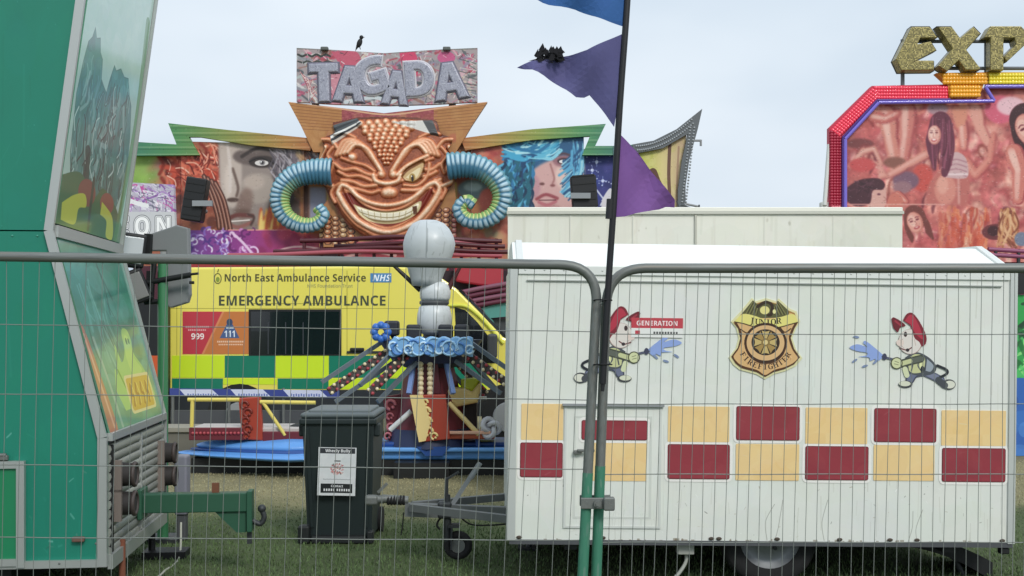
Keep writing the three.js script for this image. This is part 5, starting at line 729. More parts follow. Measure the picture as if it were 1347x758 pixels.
  horn(-1, [[437, 226], [412, 226], [388, 232], [372, 247], [368, 266], [376, 285], [396, 296], [416, 294], [425, 283], [417, 272]]); horn(1, [[588, 219], [612, 217], [636, 223], [655, 240], [661, 260], [652, 281], [632, 291], [612, 288], [604, 274], [614, 264], [624, 270]]);
  // graffiti sign board with raised letters
  const graf = canvas(1220, 400, (c, w, h) => {
    c.fillStyle = '#a5989a'; c.fillRect(0, 0, w, h);
    const cols = ['#c86a84', '#dcb0b8', '#888a92', '#4c545a', '#cfc0b2', '#b84e6c', '#b2bab6', '#94869e', '#d8d8d4', '#94685e', '#a8404c'];
    airbrush(c, 2.2, () => {}, (k) => { for (let i = 0; i < 420; i++) { const x = rnd() * w, y = rnd() * h; k.globalAlpha = .8; line(k, [[x, y], [x + rr(-40, 40), y + rr(-30, 30)], [x + rr(-80, 80), y + rr(-50, 50)]], rr(4, 22), cols[(rnd() * 11) | 0]); } k.globalAlpha = 1;
      fillP(k, [[690, 20], [800, 40], [820, 170], [770, 230], [710, 120]], '#cc4468'); fillP(k, [[230, 30], [400, 30], [430, 120], [330, 170]], '#c25a70'); fillP(k, [[200, 200], [300, 180], [290, 390], [220, 380]], '#cc8a98'); oval(k, 1010, 70, 60, 40, '#c45a86'); fillP(k, [[430, 280], [560, 250], [640, 320], [520, 360]], '#343c42'); line(k, [[330, 370], [520, 340], [640, 370], [700, 320]], 26, '#ccd4d8'); });
    airbrush(c, .8, () => {}, (k) => { for (let i = 0; i < 7; i++) { line(k, [[10 + i * 32, 50 + (i % 2) * 12], [34 + i * 32, 62 - (i % 2) * 12]], 14, '#343834'); line(k, [[10 + i * 34, 96 + (i % 2) * 10], [36 + i * 34, 104 - (i % 2) * 10]], 12, '#3c403c'); } for (let i = 0; i < 260; i++) { const x = rnd() * w, y = rnd() * h; k.globalAlpha = .8; line(k, [[x, y], [x + rr(-26, 26), y + rr(-26, 26)]], rr(2, 6), ['#3e444a', '#e8e6e4', '#7a3444', '#f2dcdc', '#5a6066'][(rnd() * 5) | 0]); } for (let i = 0; i < 26; i++) line(k, [[20 + i * 4, 160 + i * 7], [rr(60, 150), rr(180, 390)]], 4, i % 2 ? '#ecdcd4' : '#a84a54'); for (let i = 0; i < 16; i++) line(k, [[1110 + rr(-20, 60), 60 + i * 20], [1210, 60 + i * 22 + rr(-20, 30)]], 7, i % 2 ? '#545c5a' : '#c0c4bc'); line(k, [[0, 8], [300, 14], [610, 36], [900, 16], [1220, 8]], 14, '#70726c'); });
    grain(c, 0, 0, w, h, 5000, 1, 6, .25);
  });
  const board = part(g, 'sign_board', slabPx([[390, 63], [430, 65], [505, 70], [580, 65], [628, 63], [628, 134], [570, 137], [505, 139], [440, 137], [390, 134]], d - .1, .14, [390, 62, 628, 140]), std('#ffffff', .5, 0, { map: graf }), { label: 'graffiti style name board of the ride' });
  for (const x of [428, 588]) part(board, 'lamp_fitting', rbox(.2, .1, .14, at(x, 0, d).x, at(0, 66 + (x === 520 ? 3 : 0), d).y, -d + .14, .03), std('#5b5f5c', .6));
  const letterMap = canvas(256, 256, (c) => { c.fillStyle = '#9fa0ae'; c.fillRect(0, 0, 256, 256); for (let i = 0; i < 420; i++) { c.globalAlpha = .5; const x = rnd() * 256, y = rnd() * 256; line(c, [[x, y], [x + rr(-14, 14), y + rr(-14, 14)]], rr(2, 8), ['#d6d8e0', '#6a6c7c', '#b4b6c4', '#5c5c6c', '#8a8ca0'][(rnd() * 5) | 0]); } c.globalAlpha = 1; }); letterMap.repeat.set(1.6, 1.6);
  const lm = std('#ffffff', .4, .1, { map: letterMap }), lo2 = std('#6a6878', .5);
  for (const [ch, x, y, h, rot, sxx] of [['T', 427, 110, 46, .03, 1.05], ['A', 460, 112, 42, -.05, .95], ['G', 489, 102, 44, .3, 1.05], ['A', 521, 117, 40, -.08, .85], ['D', 552, 105, 42, .06, 1.05], ['A', 592, 108, 44, .14, 1]]) {
    const mk = (sz, th, z, fat) => { const t = new TextGeometry(ch, { font, size: sz / (F / d), depth: th, curveSegments: 8, bevelEnabled: true, bevelSize: fat, bevelThickness: .03, bevelSegments: 2 }); t.computeBoundingBox(); const b = t.boundingBox; t.translate(-(b.min.x + b.max.x) / 2, -(b.min.y + b.max.y) / 2, 0).scale(sxx, 1, 1).rotateZ(rot); const o = at(x, y, d); return t.translate(o.x, o.y, z); };
    const l = part(board, 'letter', mk(h * 1.02, .02, -d + .12, .035), lm); part(board, 'letter_outline', mk(h * 1.02, .01, -d + .1, .075), ch === 'G' || ch === 'D' ? std('#c8c6cc', .5) : lo2);
  }
  // end wing with pale border
  const wingMap = canvas(512, 640, (c) => { const q = c.createLinearGradient(0, 0, 512, 0); q.addColorStop(0, '#b6c050'); q.addColorStop(.5, '#d8c98a'); q.addColorStop(1, '#c2a48a'); c.fillStyle = q; c.fillRect(0, 0, 512, 640); speckle(c, 512, 640, 100, ['#c9d060', '#a8b048', '#e0d4a0'], 8, 40, .3); fillP(c, [[80, 330], [130, 250], [190, 250], [240, 340], [330, 470], [370, 640], [250, 640], [200, 500], [120, 420]], '#5c3c2c'); oval(c, 130, 330, 40, 55, '#8a5c44'); line(c, [[330, 60], [320, 300], [340, 640]], 34, '#6a4a3a'); line(c, [[420, 80], [400, 400], [420, 640]], 20, '#a8886c'); speckle(c, 512, 640, 200, ['#3c281c', '#e8dcb0'], 1, 5, .3); });
  part(g, 'wing_panel', slabPx([[838.3, 198], [870, 192], [904, 172], [898, 212], [894, 260], [894, 350], [838.3, 350]], d + .1, .1, [838, 180, 905, 290]), std('#ffffff', .5, 0, { map: wingMap }));
  const pale = std('#5f6468', .5), wb = part(g, 'wing_border', slabPx([[832, 190], [860, 185], [890, 170], [924, 143], [918, 170], [907, 210], [902, 245], [902, 350], [891, 350], [892, 250], [897, 212], [905, 176], [872, 195], [846, 200], [832, 202]], d - .02, .16), pale);
  const wbb = []; for (let k = 0; k < 56; k++) for (const o of [-2.6, 2.6]) { const t = k / 55, pt = t < .5 ? [838 + t * 2 * 74, 195 - Math.pow(t * 2, 1.9) * 36] : [911 - (t - .5) * 2 * 14 + 3 * (t - .5), 166 + (t - .5) * 2 * 112], v = t < .5 ? [o * .35, o] : [o, 0]; const q = at(pt[0] + v[0], pt[1] + v[1], d - .02); wbb.push(new THREE.SphereGeometry(.03, 6, 4).translate(q.x, q.y, q.z)); } part(wb, 'bulb_rows', join(wbb), std('#9ea3a7', .4), { kind: 'stuff' });
  part(wb, 'wing_arm', join([rod(at(910, 185, d), at(922, 185, d), .03), rod(at(922, 184, d), at(922, 192, d), .03), rod(at(900, 268, d), at(920, 272, d), .03)]), M.grey);
  // steel behind, down to the field
  part(g, 'support_frame', join([...[200, 300, 415, 595, 700, 830, 880].map((x) => rod(at(x, x > 400 && x < 600 ? 80 : 215, d + .6), at(x, 300, d + .6).setY(0), .1)), rod(at(175, 260, d + .6), at(890, 260, d + .6), .07), rod(at(400, 100, d + .5), at(610, 100, d + .5), .07), box(15.5, 1.0, .6, at(540, 0, d).x, .5, -d - .7), ...[200, 415, 595, 830].map((x) => rod(at(x, 260, d + .6), at(x, 300, d + 3).setY(0), .08))]), M.darkSteel);
  part(g, 'fascia', slabPx(rectPts(175, 350.3, 890, 505), d + .2, .12), std('#4a1c2c', .6));
  settle(g);
}
// stage floodlights hung on the ride
for (const [x0, y0, x1, y1, r, label] of [[240, 232, 274, 294, -.16, 'black stage floodlight before the grey painted face'], [747, 230, 789, 276, .08, 'black stage floodlight before the blue-haired painted face']]) {
  const d = 29, g = thing('stage_floodlight', label, 'floodlight'), a = at(x0, y1, d), b = at(x1, y0, d), cx = (a.x + b.x) / 2, cy = (a.y + b.y) / 2;
  const h = part(g, 'housing', rbox((b.x - a.x) * .8, (b.y - a.y) * .92, .4, 0, 0, 0, .04).rotateZ(r).translate(cx, cy, -d), std('#16171a', .5)); part(h, 'cooling_fin', join([0, 1, 2, 3, 4].map((k) => box((b.x - a.x) * .7, .04, .02, 0, -.4 + k * .2, .205).rotateZ(r).translate(cx, cy, -d))), M.black);
  part(g, 'name_plate', box(.5, .14, .1, cx + (r < 0 ? .25 : -.1), cy - .12, -d + .26), std('#8d9296', .5)); part(g, 'yoke', join([rod(V(cx, cy - .2, -d - .2), V(cx, cy - .2, -d - .95), .06)]), std('#8d9296', .5)); settle(g);
}
{ // rails and decks of the big ride, in front of its wall
  const d = 26, g = thing('ride_platform', 'dark red ride platform with curved rails below the demon wall', 'ride platform'), p = (x, y, z = 0) => at(x, y, d).add(V(0, 0, z)), dr = std('#4f1a24', .5), pk = std('#a4505c', .5), rd = phys('#a82634', .4, { clearcoat: .4 });
  for (const [y, x0, x1, m] of [[317, 395, 660, dr], [324, 440, 664, dr], [331, 360, 668, dr], [321, 470, 640, pk], [336, 300, 660, pk]]) { const pts = []; for (let k = 0; k <= 20; k++) { const t = k / 20; pts.push(p(x0 + (x1 - x0) * t, y - 3 * Math.sin(t * 3.14) + Math.sin(t * 9) * 1.2, .3 * Math.sin(t * 3.1))); } part(g, 'rail', pipe(pts, .05, 40, 8), m); }
  for (let k = 0; k < 12; k++) part(g, 'rail_post', rod(p(400 + k * 23, 314), p(400 + k * 23, 345), .04), dr);
  part(g, 'red_canopy', slabPx([[596, 347], [662, 345], [662, 379], [630, 376], [600, 371]], d - .5, .5, null, [], .05), rd); part(g, 'red_fascia', slabPx(rectPts(250, 340, 590, 356), d + .1, .2), std('#9c3434', .5)); part(g, 'deck', slabPx(rectPts(300, 356.2, 690, 470), d + .1, 1.4), std('#2c1a24', .6));
  for (const y of [380, 387, 394, 401]) part(g, 'track_rail', pipe([p(604, y + 7, .6), p(632, y + 1, .6), p(672, y - 6, .6)], .055, 20, 8), std(y % 2 ? '#5c2438' : '#7a4a5c', .5)); part(g, 'teal_panel', slabPx([[622, 408], [672, 396], [672, 416], [630, 420]], d - .55, .1), std('#4f8f86', .5)); part(g, 'machinery', join([boxPx(604, 420, 672, 470, d - .4, .4), boxPx(640, 440, 668, 452, d - .7, .2)]), std('#3a3f40', .6)); part(g, 'footing', box(8.2, 1.02, 1.3, at(480, 0, d).x, .5, -d - .9), M.black); settle(g);
}
{ // lettered board at the left
  const d = 21, g = thing('name_board', 'silver and lilac name board with outlined capital letters beside the stall', 'sign');
  const m = canvas(640, 560, (c) => { c.fillStyle = '#b9b4c4'; c.fillRect(0, 0, 640, 560); for (let i = 0; i < 160; i++) { c.globalAlpha = .8; const x = rnd() * 640, y = rnd() * 260; line(c, [[x, y], [x + rr(-40, 60), y + rr(-30, 40)], [x + rr(-30, 110), y + rr(0, 70)]], rr(3, 16), ['#7e4a9a', '#e9e6f0', '#a87cc0', '#c04a9a', '#d4cce0', '#6c6a80', '#f4f2f6'][(rnd() * 7) | 0]); } c.globalAlpha = 1; line(c, [[0, 60], [150, 180], [330, 230]], 40, '#e8e8ec'); c.fillStyle = '#c8c9ce'; c.fillRect(0, 285, 640, 275); c.font = 'bold 230px sans-serif'; c.lineJoin = 'round'; [['E', 10], ['O', 190], ['N', 410]].forEach(([t, x]) => { c.lineWidth = 42; c.strokeStyle = '#6a6c72'; c.strokeText(t, x, 500, 200); c.lineWidth = 28; c.strokeStyle = '#e6e7ea'; c.strokeText(t, x, 500, 200); c.lineWidth = 12; c.strokeStyle = '#8a8c92'; c.strokeText(t, x, 500, 200); c.fillStyle = '#f4f4f6'; c.fillText(t, x, 500, 200); }); speckle(c, 640, 560, 200, ['#fff', '#777'], 1, 4, .5); });
  part(g, 'board', slabPx([[140, 246], [170, 240], [228, 243], [230, 300], [226, 318], [140, 318]], d, .12, [152, 238, 232, 318]), std('#ffffff', .45, 0, { map: m })); part(g, 'leg', rod(at(160, 300, d + .2), at(160, 300, d + .2).setY(0), .06), M.grey); part(g, 'leg', rod(at(215, 300, d + .2), at(215, 300, d + .2).setY(0), .06), M.grey); settle(g);
}
{ // bird
  const g = thing('crow', 'black crow perched on the top edge of the graffiti sign board', 'bird'), d = 30, o = at(473, 63.5, d), bm = std('#1a1b1d', .7);
  const body = new THREE.SphereGeometry(.13, 16, 12).scale(.75, 1.35, .7).rotateZ(-.35), head = new THREE.SphereGeometry(.075, 12, 10).translate(.07, .21, 0), beak = new THREE.ConeGeometry(.025, .09, 8).rotateZ(-1.5).translate(.16, .21, 0), tail = new THREE.ConeGeometry(.06, .24, 8).scale(1, 1, .4).rotateZ(2.7).translate(-.11, -.2, 0);
  part(g, 'body', join([body, head, beak, tail]).scale(.72, .72, .72).translate(o.x, o.y + .13, o.z + .03), bm); part(g, 'leg_pair', join([rod(V(o.x + .02, o.y - .03, o.z), V(o.x, o.y + .06, o.z), .01), rod(V(o.x + .02, o.y - .03, o.z + .06), V(o.x, o.y + .08, o.z + .06), .01)]), M.black); settle(g);
}

// ---------- party ride at the right ----------
{
  const d = 26, g = thing('party_ride_backdrop', 'ride back wall with painted dancing crowd, red bulb border and gold letters', 'ride backdrop'), XE = 1560;
  const crowd = canvas(1280, 685, (c) => {
    const inU = (q) => q.scale(.8, .8), soft = (r, fn) => airbrush(c, r * .8, inU, fn); inU(c); // crop units: 3.225 per photograph pixel from (1085,110)
    c.fillStyle = '#a05450'; c.fillRect(0, 0, 1700, 900);
    const sk = ['#b86e62', '#c98474', '#a85a54', '#d29a88', '#964848', '#bf7070', '#a8545e', '#c47868'];
    soft(14, (k) => { for (let i = 0; i < 420; i++) { k.globalAlpha = .5 * rr(.3, 1); oval(k, rr(60, 1600), rr(60, 850), rr(16, 70), rr(16, 60), [...sk, '#7a3640', '#c85460'][(rnd() * 10) | 0], rnd() * 3); } });
    const taper = (k, pts, r0, r1, ox, oy, col) => { const n = pts.length - 1; k.fillStyle = col; for (let s = 0; s < n; s++) for (let i = 0; i <= 14; i++) { const t = (s + i / 14) / n, q = i / 14, bulge = 1 + .16 * Math.sin(q * Math.PI), r = (r0 + (r1 - r0) * t) * bulge; k.beginPath(); k.ellipse(pts[s][0] + (pts[s + 1][0] - pts[s][0]) * q + ox * r, pts[s][1] + (pts[s + 1][1] - pts[s][1]) * q + oy * r, r, r, 0, 0, 7); k.fill(); } };
    const limb = (k, pts, w, tone) => { const r0 = w * .52, r1 = w * .3; taper(k, pts, r0, r1, .18, .08, ['#7c3a3a', '#6e3236', '#8a4444'][(rnd() * 3) | 0]); taper(k, pts, r0 * .88, r1 * .88, 0, 0, tone || sk[(rnd() * 8) | 0]); k.save(); k.globalAlpha *= .35; taper(k, pts, r0 * .42, r1 * .42, -.5, -.2, ['#e0b2a2', '#d49a8a', '#e4beae'][(rnd() * 3) | 0]); k.restore(); };
    soft(7, (k) => { for (let i = 0; i < 200; i++) { const x = rr(110, 1600), y = rr(90, 780), a = -1.57 + rr(-.8, .8), l = rr(40, 130); k.globalAlpha = rr(.5, 1); limb(k, [[x, y], [x + Math.cos(a) * l * .5 + rr(-24, 24), y + Math.sin(a) * l * .5], [x + Math.cos(a) * l + rr(-40, 40), y + Math.sin(a) * l]], rr(18, 60)); } });
    soft(3, (k) => { for (let i = 0; i < 220; i++) { const x = rr(110, 1600), y = rr(90, 780), a = -1.57 + rr(-1.2, 1.2), l = rr(24, 70); k.globalAlpha = rr(.35, .9); line(k, [[x, y], [x + Math.cos(a) * l * .5 + rr(-14, 14), y + Math.sin(a) * l * .5], [x + Math.cos(a) * l + rr(-20, 20), y + Math.sin(a) * l]], rr(5, 18), [...sk, '#7a3434', '#e0b4a4', '#8c3c48'][(rnd() * 11) | 0]); } });
    { const w = c.canvas.width, h = c.canvas.height, src = c.getImageData(0, 0, w, h), out = c.createImageData(w, h); for (let y = 0; y < h; y++) for (let x = 0; x < w; x++) { const dx = 30 * noise3.noise(x * .011, y * .011, 1) + 7 * noise3.noise(x * .03, y * .03, 5), dy = 30 * noise3.noise(x * .011, y * .011, 17) + 7 * noise3.noise(x * .03, y * .03, 23), sx = Math.max(0, Math.min(w - 1, Math.round(x + dx))), sy = Math.max(0, Math.min(h - 1, Math.round(y + dy))), m = 1 + .30 * noise3.noise(x * .018, y * .022, 31) + .14 * noise3.noise(x * .07, y * .07, 41); for (let q = 0; q < 3; q++) out.data[(y * w + x) * 4 + q] = src.data[(sy * w + sx) * 4 + q] * m; out.data[(y * w + x) * 4 + 3] = 255; } c.putImageData(out, 0, 0); }
    const face = (k, x, y, s, rot, hair, dark = '#4a2028') => { k.save(); k.translate(x, y); k.rotate(rot); k.scale(s, s); oval(k, 6, -14, 46, 54, hair); fillP(k, [[-38, -30], [-50, 20], [-42, 80], [-24, 60]], hair); fillP(k, [[42, -30], [56, 30], [48, 100], [26, 60]], hair); oval(k, 0, 4, 33, 45, '#b47868'); oval(k, -3, 3, 28, 41, '#cf9888'); oval(k, -8, -4, 16, 26, '#deb2a2'); for (const e of [-1, 1]) { oval(k, e * 13, -4, 8, 3.4, dark); line(k, [[e * 6, -13], [e * 13, -16], [e * 21, -12]], 3, dark); } line(k, [[1, -2], [4, 12], [-3, 15]], 3, '#a0645a'); oval(k, 0, 27, 13, 6, '#94383c'); oval(k, 0, 25.5, 8, 2.4, '#e0c8c0'); k.restore(); };
    soft(3, (k) => { for (let i = 0; i < 26; i++) { k.globalAlpha = .75; face(k, rr(130, 1500), rr(150, 660), rr(.38, .62), rr(-.6, .6), ['#4a2a2e', '#6c3c34', '#3a2028', '#8a5a44'][i % 4]); } k.globalAlpha = 1; });
    soft(4, (k) => {
      limb(k, [[262, 130], [275, 220], [296, 330]], 74, '#c08070'); limb(k, [[350, 110], [345, 220], [330, 330]], 66, '#b87468'); limb(k, [[205, 140], [260, 150], [310, 125]], 44, '#b06258'); oval(k, 150, 255, 58, 22, '#5c3a38'); face(k, 165, 295, .62, .2, '#6a3a38'); limb(k, [[112, 350], [160, 290], [210, 275], [240, 340]], 30, '#c08878'); oval(k, 160, 345, 56, 30, '#b44c4a'); limb(k, [[560, 120], [585, 190], [590, 270]], 50); limb(k, [[640, 110], [655, 180], [690, 250]], 54); oval(k, 480, 108, 44, 26, '#94848c'); fillP(k, [[540, 110], [600, 90], [600, 160], [560, 190]], '#c98a70'); oval(k, 745, 110, 66, 60, '#c45a70'); oval(k, 790, 95, 60, 40, '#e0b8c0'); oval(k, 298, 335, 50, 24, '#6c5244'); oval(k, 415, 400, 44, 60, '#b44c42'); oval(k, 345, 412, 56, 40, '#5c5464'); oval(k, 330, 440, 40, 26, '#7a6a70');
      fillP(k, [[424, 512], [442, 430], [486, 372], [545, 333], [590, 306], [616, 420], [604, 520]], '#a8665c'); oval(k, 512, 450, 46, 64, '#c48676'); oval(k, 500, 430, 24, 40, '#d49c8a'); line(k, [[565, 300], [570, 510]], 5, '#e3c4b8');
      limb(k, [[430, 300], [350, 345], [280, 385], [240, 395]], 36, '#c48878'); for (let i = 0; i < 5; i++) limb(k, [[262, 388], [238 - i * 2, 372 + i * 12 - 22], [208 + i * 8, 362 + i * 24 - 34]], 12, '#cc9484'); limb(k, [[600, 330], [640, 388], [700, 322], [716, 215]], 40, '#bc7466');
    });
    soft(2, (k) => {
      fillP(k, [[520, 310], [560, 290], [600, 320], [604, 398], [512, 398]], '#bba4a4'); for (let i = 0; i < 4; i++) line(k, [[518, 330 + i * 20], [560, 322 + i * 20], [602, 334 + i * 20]], 5, '#94767e'); line(k, [[515, 385], [605, 385]], 9, '#dccaca');
      fillP(k, [[440, 190], [455, 140], [490, 118], [530, 140], [550, 220], [548, 300], [520, 390], [495, 380], [500, 280], [480, 300], [470, 370], [440, 300], [428, 240]], '#46283a'); for (let i = 0; i < 26; i++) { const x = rr(450, 545); line(k, [[x, rr(140, 180)], [x + rr(-6, 10), 250], [x + rr(-14, 8), rr(300, 370)]], rr(2, 6), ['#5e3848', '#34192a', '#74485a'][i % 3]); } oval(k, 466, 218, 28, 41, '#b87c70'); oval(k, 463, 216, 24, 37, '#d8a89a'); oval(k, 458, 210, 13, 22, '#e8c4b6'); for (const e of [-1, 1]) { oval(k, 464 + e * 11, 208, 6, 2.6, '#3a1a20'); line(k, [[464 + e * 5, 200], [464 + e * 16, 199]], 2.4, '#5a3036'); } line(k, [[463, 210], [460, 226], [465, 228]], 2.4, '#a86a60'); oval(k, 464, 240, 12, 7, '#a84448'); oval(k, 464, 238, 9, 3.6, '#f8ece6');
      fillP(k, [[190, 430], [250, 420], [262, 500], [240, 545], [180, 540]], '#c8a094'); fillP(k, [[95, 440], [150, 408], [225, 402], [255, 425], [245, 450], [205, 455], [190, 510], [130, 520], [95, 500]], '#2a2028'); for (let i = 0; i < 20; i++) line(k, [[rr(100, 200), rr(420, 480)], [rr(120, 240), rr(410, 450)]], 3, i % 2 ? '#3e343e' : '#18121a'); oval(k, 230, 470, 8, 4, '#48303a'); line(k, [[250, 480], [262, 492], [250, 498]], 3, '#946a60'); limb(k, [[262, 545], [310, 470], [345, 500]], 40, '#b46a5c'); oval(k, 300, 505, 34, 40, '#b8705f');
      k.fillStyle = '#d8a89c'; k.fillRect(90, 511, 420, 4); face(k, 382, 585, 1.02, -.35, '#54362e'); face(k, 862, 190, 1.6, -.5, '#20161a'); limb(k, [[800, 290], [826, 370], [820, 490]], 74, '#bc7466'); limb(k, [[900, 300], [940, 420], [930, 520]], 84, '#c48070');
      for (let i = 0; i < 120; i++) { const x = rr(480, 700), y = rr(520, 680); k.globalAlpha = x < 560 ? .4 : .7; line(k, [[x, y], [x + rr(-8, 8), y + rr(14, 30)], [x + rr(-12, 12), y + rr(30, 70)]], rr(6, 20), ['#c05a3c', '#d88a5c', '#963c2c', '#d8a482', '#ac4e38', '#c88070'][(rnd() * 6) | 0]); } k.globalAlpha = 1;
      oval(k, 725, 630, 58, 34, '#4c2c2e'); oval(k, 716, 626, 26, 22, '#22161a'); for (let i = 0; i < 46; i++) line(k, [[rr(745, 810), rr(530, 560)], [rr(740, 822), rr(580, 640)], [rr(730, 820), rr(640, 700)]], rr(4, 10), ['#94643f', '#bc9262', '#644028', '#d2ac80'][(rnd() * 4) | 0]); oval(k, 835, 660, 30, 30, '#54788c');
      for (let i = 0; i < 9; i++) face(k, rr(980, 1550), rr(180, 620), rr(.8, 1.3), rr(-.5, .5), ['#2a181c', '#5a3020', '#8a5a38'][i % 3]);
    });
    c.save(); c.globalCompositeOperation = 'soft-light'; c.globalAlpha = .5; c.fillStyle = '#ff8c98'; c.fillRect(0, 0, 1700, 900); c.restore();
    grain(c, 60, 60, 1600, 850, 9000, 2, 9, .2);
  });
  const X = (u) => 1085 + u / 3.225, rect = [1085, 110, 1085 + 2000 / 1.25 / 3.225, 110 + 1070 / 1.25 / 3.225];
  part(g, 'mural_panel', slabPx([[1112, 290], [1112, 183], [1156, 136], [1250, 134], [1250, 116], [XE, 116], [XE, 345], [1112, 345]], d, .1, rect), std('#ffffff', .5, 0, { map: crowd }));
  // border of bulbs
  const rb = std('#c22a48', .5), redB = phys('#f8405c', .3, { clearcoat: .4 }), dkB = phys('#a81e3c', .35), orB = phys('#f8b030', .3, { clearcoat: .4 }), yeB = phys('#f6e040', .3, { clearcoat: .4 }), pinkW = phys('#f08a94', .35);
  const bd = part(g, 'bulb_border', slabPx([[1091, 286], [1091, 168], [1147, 113], [1245, 111], [1250, 130], [1156, 131], [1108, 180], [1108, 286]], d - .05, .2), rb);
  const grid = (f, n, m, mat, sz) => { const l = []; for (let i = 0; i < n; i++) for (let j = 0; j < m; j++) { const [x, y] = f((i + .5) / n, (j + .5) / m), q = at(x, y, d - .05); l.push(new THREE.SphereGeometry(sz, 7, 5).scale(1, 1, .7).translate(q.x, q.y, q.z + .02)); } part(bd, 'bulb_grid', join(l), mat, { kind: 'stuff' }); };
  grid((u, v) => [1092 + v * 15, 284 - u * 112], 30, 4, dkB, .045); grid((u, v) => [1093 + u * 55 + v * 11, 172 - u * 55 + v * 8], 20, 4, redB, .05); grid((u, v) => [1150 + u * 96, 114 + v * 17], 26, 4, redB, .052); grid((u, v) => [1093 + u * 13, 270 + v * 14], 4, 3, pinkW, .045);
  const ow = part(g, 'arrow_block', slabPx([[1232, 96], [1300, 95], [1294, 112], [1288, 128], [1249, 129], [1247, 110]], d - .1, .2), std('#d88a1c', .5)); const yb = part(g, 'yellow_band', slabPx(rectPts(1300.3, 95, XE, 112), d - .1, .2), std('#d8b024', .5));
  const grid2 = (o, f, n, m, mat, sz) => { const l = []; for (let i = 0; i < n; i++) for (let j = 0; j < m; j++) { const [x, y] = f((i + .5) / n, (j + .5) / m), q = at(x, y, d - .1); l.push(new THREE.SphereGeometry(sz, 7, 5).scale(1, 1, .7).translate(q.x, q.y, q.z + .02)); } part(o, 'bulb_grid', join(l), mat, { kind: 'stuff' }); };
  grid2(ow, (u, v) => [1240 + u * 58 - v * 0, 97 + v * 14], 14, 3, orB, .055); grid2(ow, (u, v) => [1250 + u * 39, 113 + v * 15], 10, 3, orB, .055); grid2(yb, (u, v) => [1301 + u * 140, 97 + v * 14], 34, 3, yeB, .052);
  const neon = (pts, r, m) => part(g, 'neon_tube', join(pts.slice(1).map((q, i) => rod(at(...pts[i], d - .12), at(...q, d - .12), r, r, 8))), m); neon([[1112, 290], [1112, 183], [1156, 135], [1308, 133], [1296, 114], [XE, 113]], .045, phys('#7a6ad0', .3, { clearcoat: .5 })); neon([[1109, 290], [1109, 181], [1154, 132], [1250, 131]], .03, std('#4a2c7c', .4));
  // gold bulb letters on a pipe frame
  const gold = canvas(512, 512, (c) => { c.fillStyle = '#7f7448'; c.fillRect(0, 0, 512, 512); for (let y = 0; y < 32; y++) for (let x = 0; x < 32; x++) { oval(c, x * 16 + 8, y * 16 + 8, 6, 6, ['#bcae68', '#988c54', '#5d5636', '#dccb86', '#746e46'][(rnd() * 5) | 0]); } });
  gold.repeat.set(1.2, 1.2); const gm = std('#ffffff', .35, .25, { map: gold }), edge = std('#24241e', .5), sc = (q) => [1160 + q[0] / 6.315, 20 + q[1] / 6.317];
  const letter = (polys, flat) => { const gs = polys.map((q) => slabPx(q.map(sc), d - .3, .3, null, [], .02)); const m = part(g, 'gold_letter', join(gs), gm); part(m, 'letter_can', join(polys.map((q) => slabPx(q.map(([x, y], i, a) => { const mx = a.reduce((s, v) => s + v[0], 0) / a.length, my = a.reduce((s, v) => s + v[1], 0) / a.length; return sc(flat ? [x - 10, y + 8] : [mx + (x - mx) * 1.05 - 4, my + (y - my) * 1.04 + 4]); }), d - .16, .26)), ), edge); return m; };
  letter([[[250, 95], [400, 95], [465, 185], [320, 190], [300, 240], [410, 215], [455, 290], [250, 395], [300, 375], [435, 375], [435, 455], [165, 458], [120, 362]]]); letter([[[470, 95], [585, 95], [655, 190], [765, 95], [822, 155], [705, 285], [822, 440], [800, 455], [700, 455], [640, 375], [545, 465], [470, 420], [590, 280]]]); letter([[[850, 185], [905, 90], [1160, 90], [1205, 135], [1205, 235], [1045, 385], [1015, 345], [1120, 240], [1105, 188], [1015, 188], [1015, 455], [905, 455], [905, 185]]], true); 
  part(g, 'letter_frame', join([rod(at(1186, 54.5, d), at(XE, 54.5, d), .04), rod(at(1186, 90, d), at(XE, 90, d), .04), rod(at(1187.5, 52, d), at(1187.5, 115, d), .045), rod(at(1299, 52, d), at(1299, 100, d), .07), rod(at(1420, 52, d), at(1420, 100, d), .07)]), std('#5d6266', .5));
  part(g, 'side_strut', join([rod(at(1091, 190, d), at(1085, 270, d), .05), boxPx(1081, 266, 1092, 290, d, .2)]), M.white);
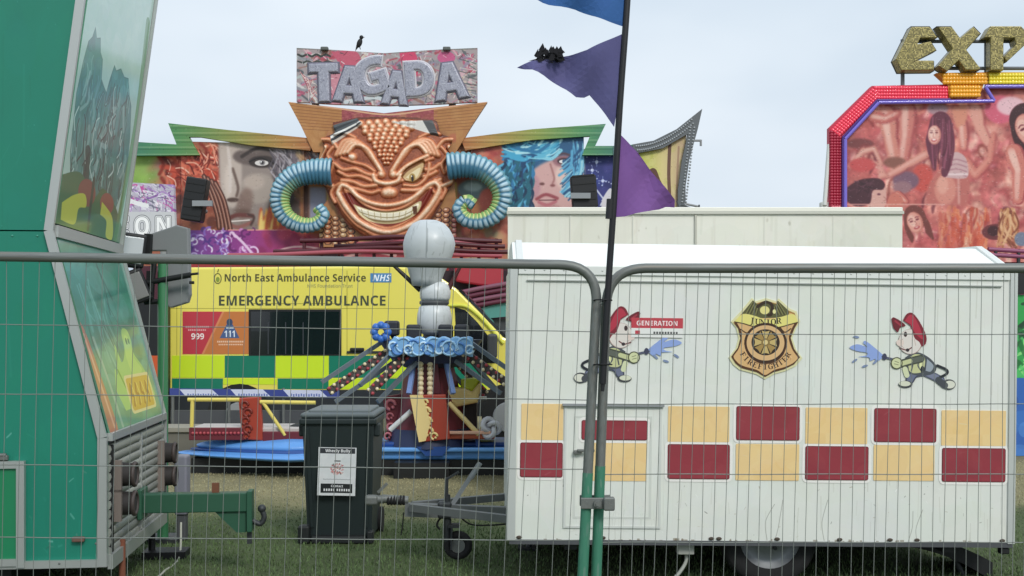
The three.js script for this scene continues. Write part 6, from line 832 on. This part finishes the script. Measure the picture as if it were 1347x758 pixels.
  part(g, 'deck', slabPx(rectPts(1092, 345.3, XE, 500), d + .02, .3), std('#5c2a44', .6)); part(g, 'rail', join([330, 337].map((y) => rod(at(1300, y - 2, d - .4), at(XE, y + 14, d - .4), .05))), std('#8c4a6a', .5)); part(g, 'rail_post', join([1310, 1340, 1400].map((x) => rod(at(x, 328, d - .4), at(x, 345, d - .4).setY(0), .04))), M.darkSteel);
  part(g, 'support_frame', join([1120, 1250, 1400, 1540].map((x) => rod(at(x, 180, d + .5), at(x, 300, d + .5).setY(0), .1)).concat([rod(at(1100, 250, d + .5), at(XE, 250, d + .5), .08), box(8, .6, .6, at(1320, 0, d).x, .3, -d - .5), rod(at(1110, 250, d + .5), at(1110, 250, d + .02), .05)])), M.darkSteel); settle(g);
}
{ // graffiti hoarding seen past the trailer's end
  const d = 14.5, g = thing('painted_hoarding', 'green and blue painted ride hoarding just past the trailer end', 'hoarding');
  const m = canvas(512, 640, (c) => { c.fillStyle = '#2f9c4c'; c.fillRect(0, 0, 512, 640); for (let i = 0; i < 120; i++) { c.globalAlpha = .8; const x = rnd() * 512, y = rnd() * 300; line(c, [[x, y], [x + rr(-40, 60), y + rr(-30, 60)], [x + rr(-60, 60), y + rr(20, 110)]], rr(4, 26), ['#56c46a', '#1f6a34', '#9ae08a', '#183c28', '#3cb05c'][(rnd() * 5) | 0]); } c.globalAlpha = 1; c.fillStyle = '#2f62b0'; c.fillRect(0, 330, 512, 310); for (let i = 0; i < 60; i++) { c.globalAlpha = .5; oval(c, rnd() * 512, rr(330, 640), rr(8, 50), rr(8, 50), ['#3f7cc8', '#23488c', '#5a94d8', '#1c3464'][(rnd() * 4) | 0]); } c.globalAlpha = 1; });
  part(g, 'panel', slabPx(rectPts(1290, 388, 1520, 600), d, .08, [1290, 388, 1520, 600]), std('#ffffff', .5, 0, { map: m })); part(g, 'top_beam', slabPx(rectPts(1285, 360, 1522, 386), d - .05, .2), M.black); part(g, 'post', rod(at(1295, 386, d + .15), at(1295, 386, d + .15).setY(0), .05), M.darkSteel); part(g, 'post', rod(at(1500, 386, d + .15), at(1500, 386, d + .15).setY(0), .05), M.darkSteel); settle(g);
}
renderer.render(scene, camera);
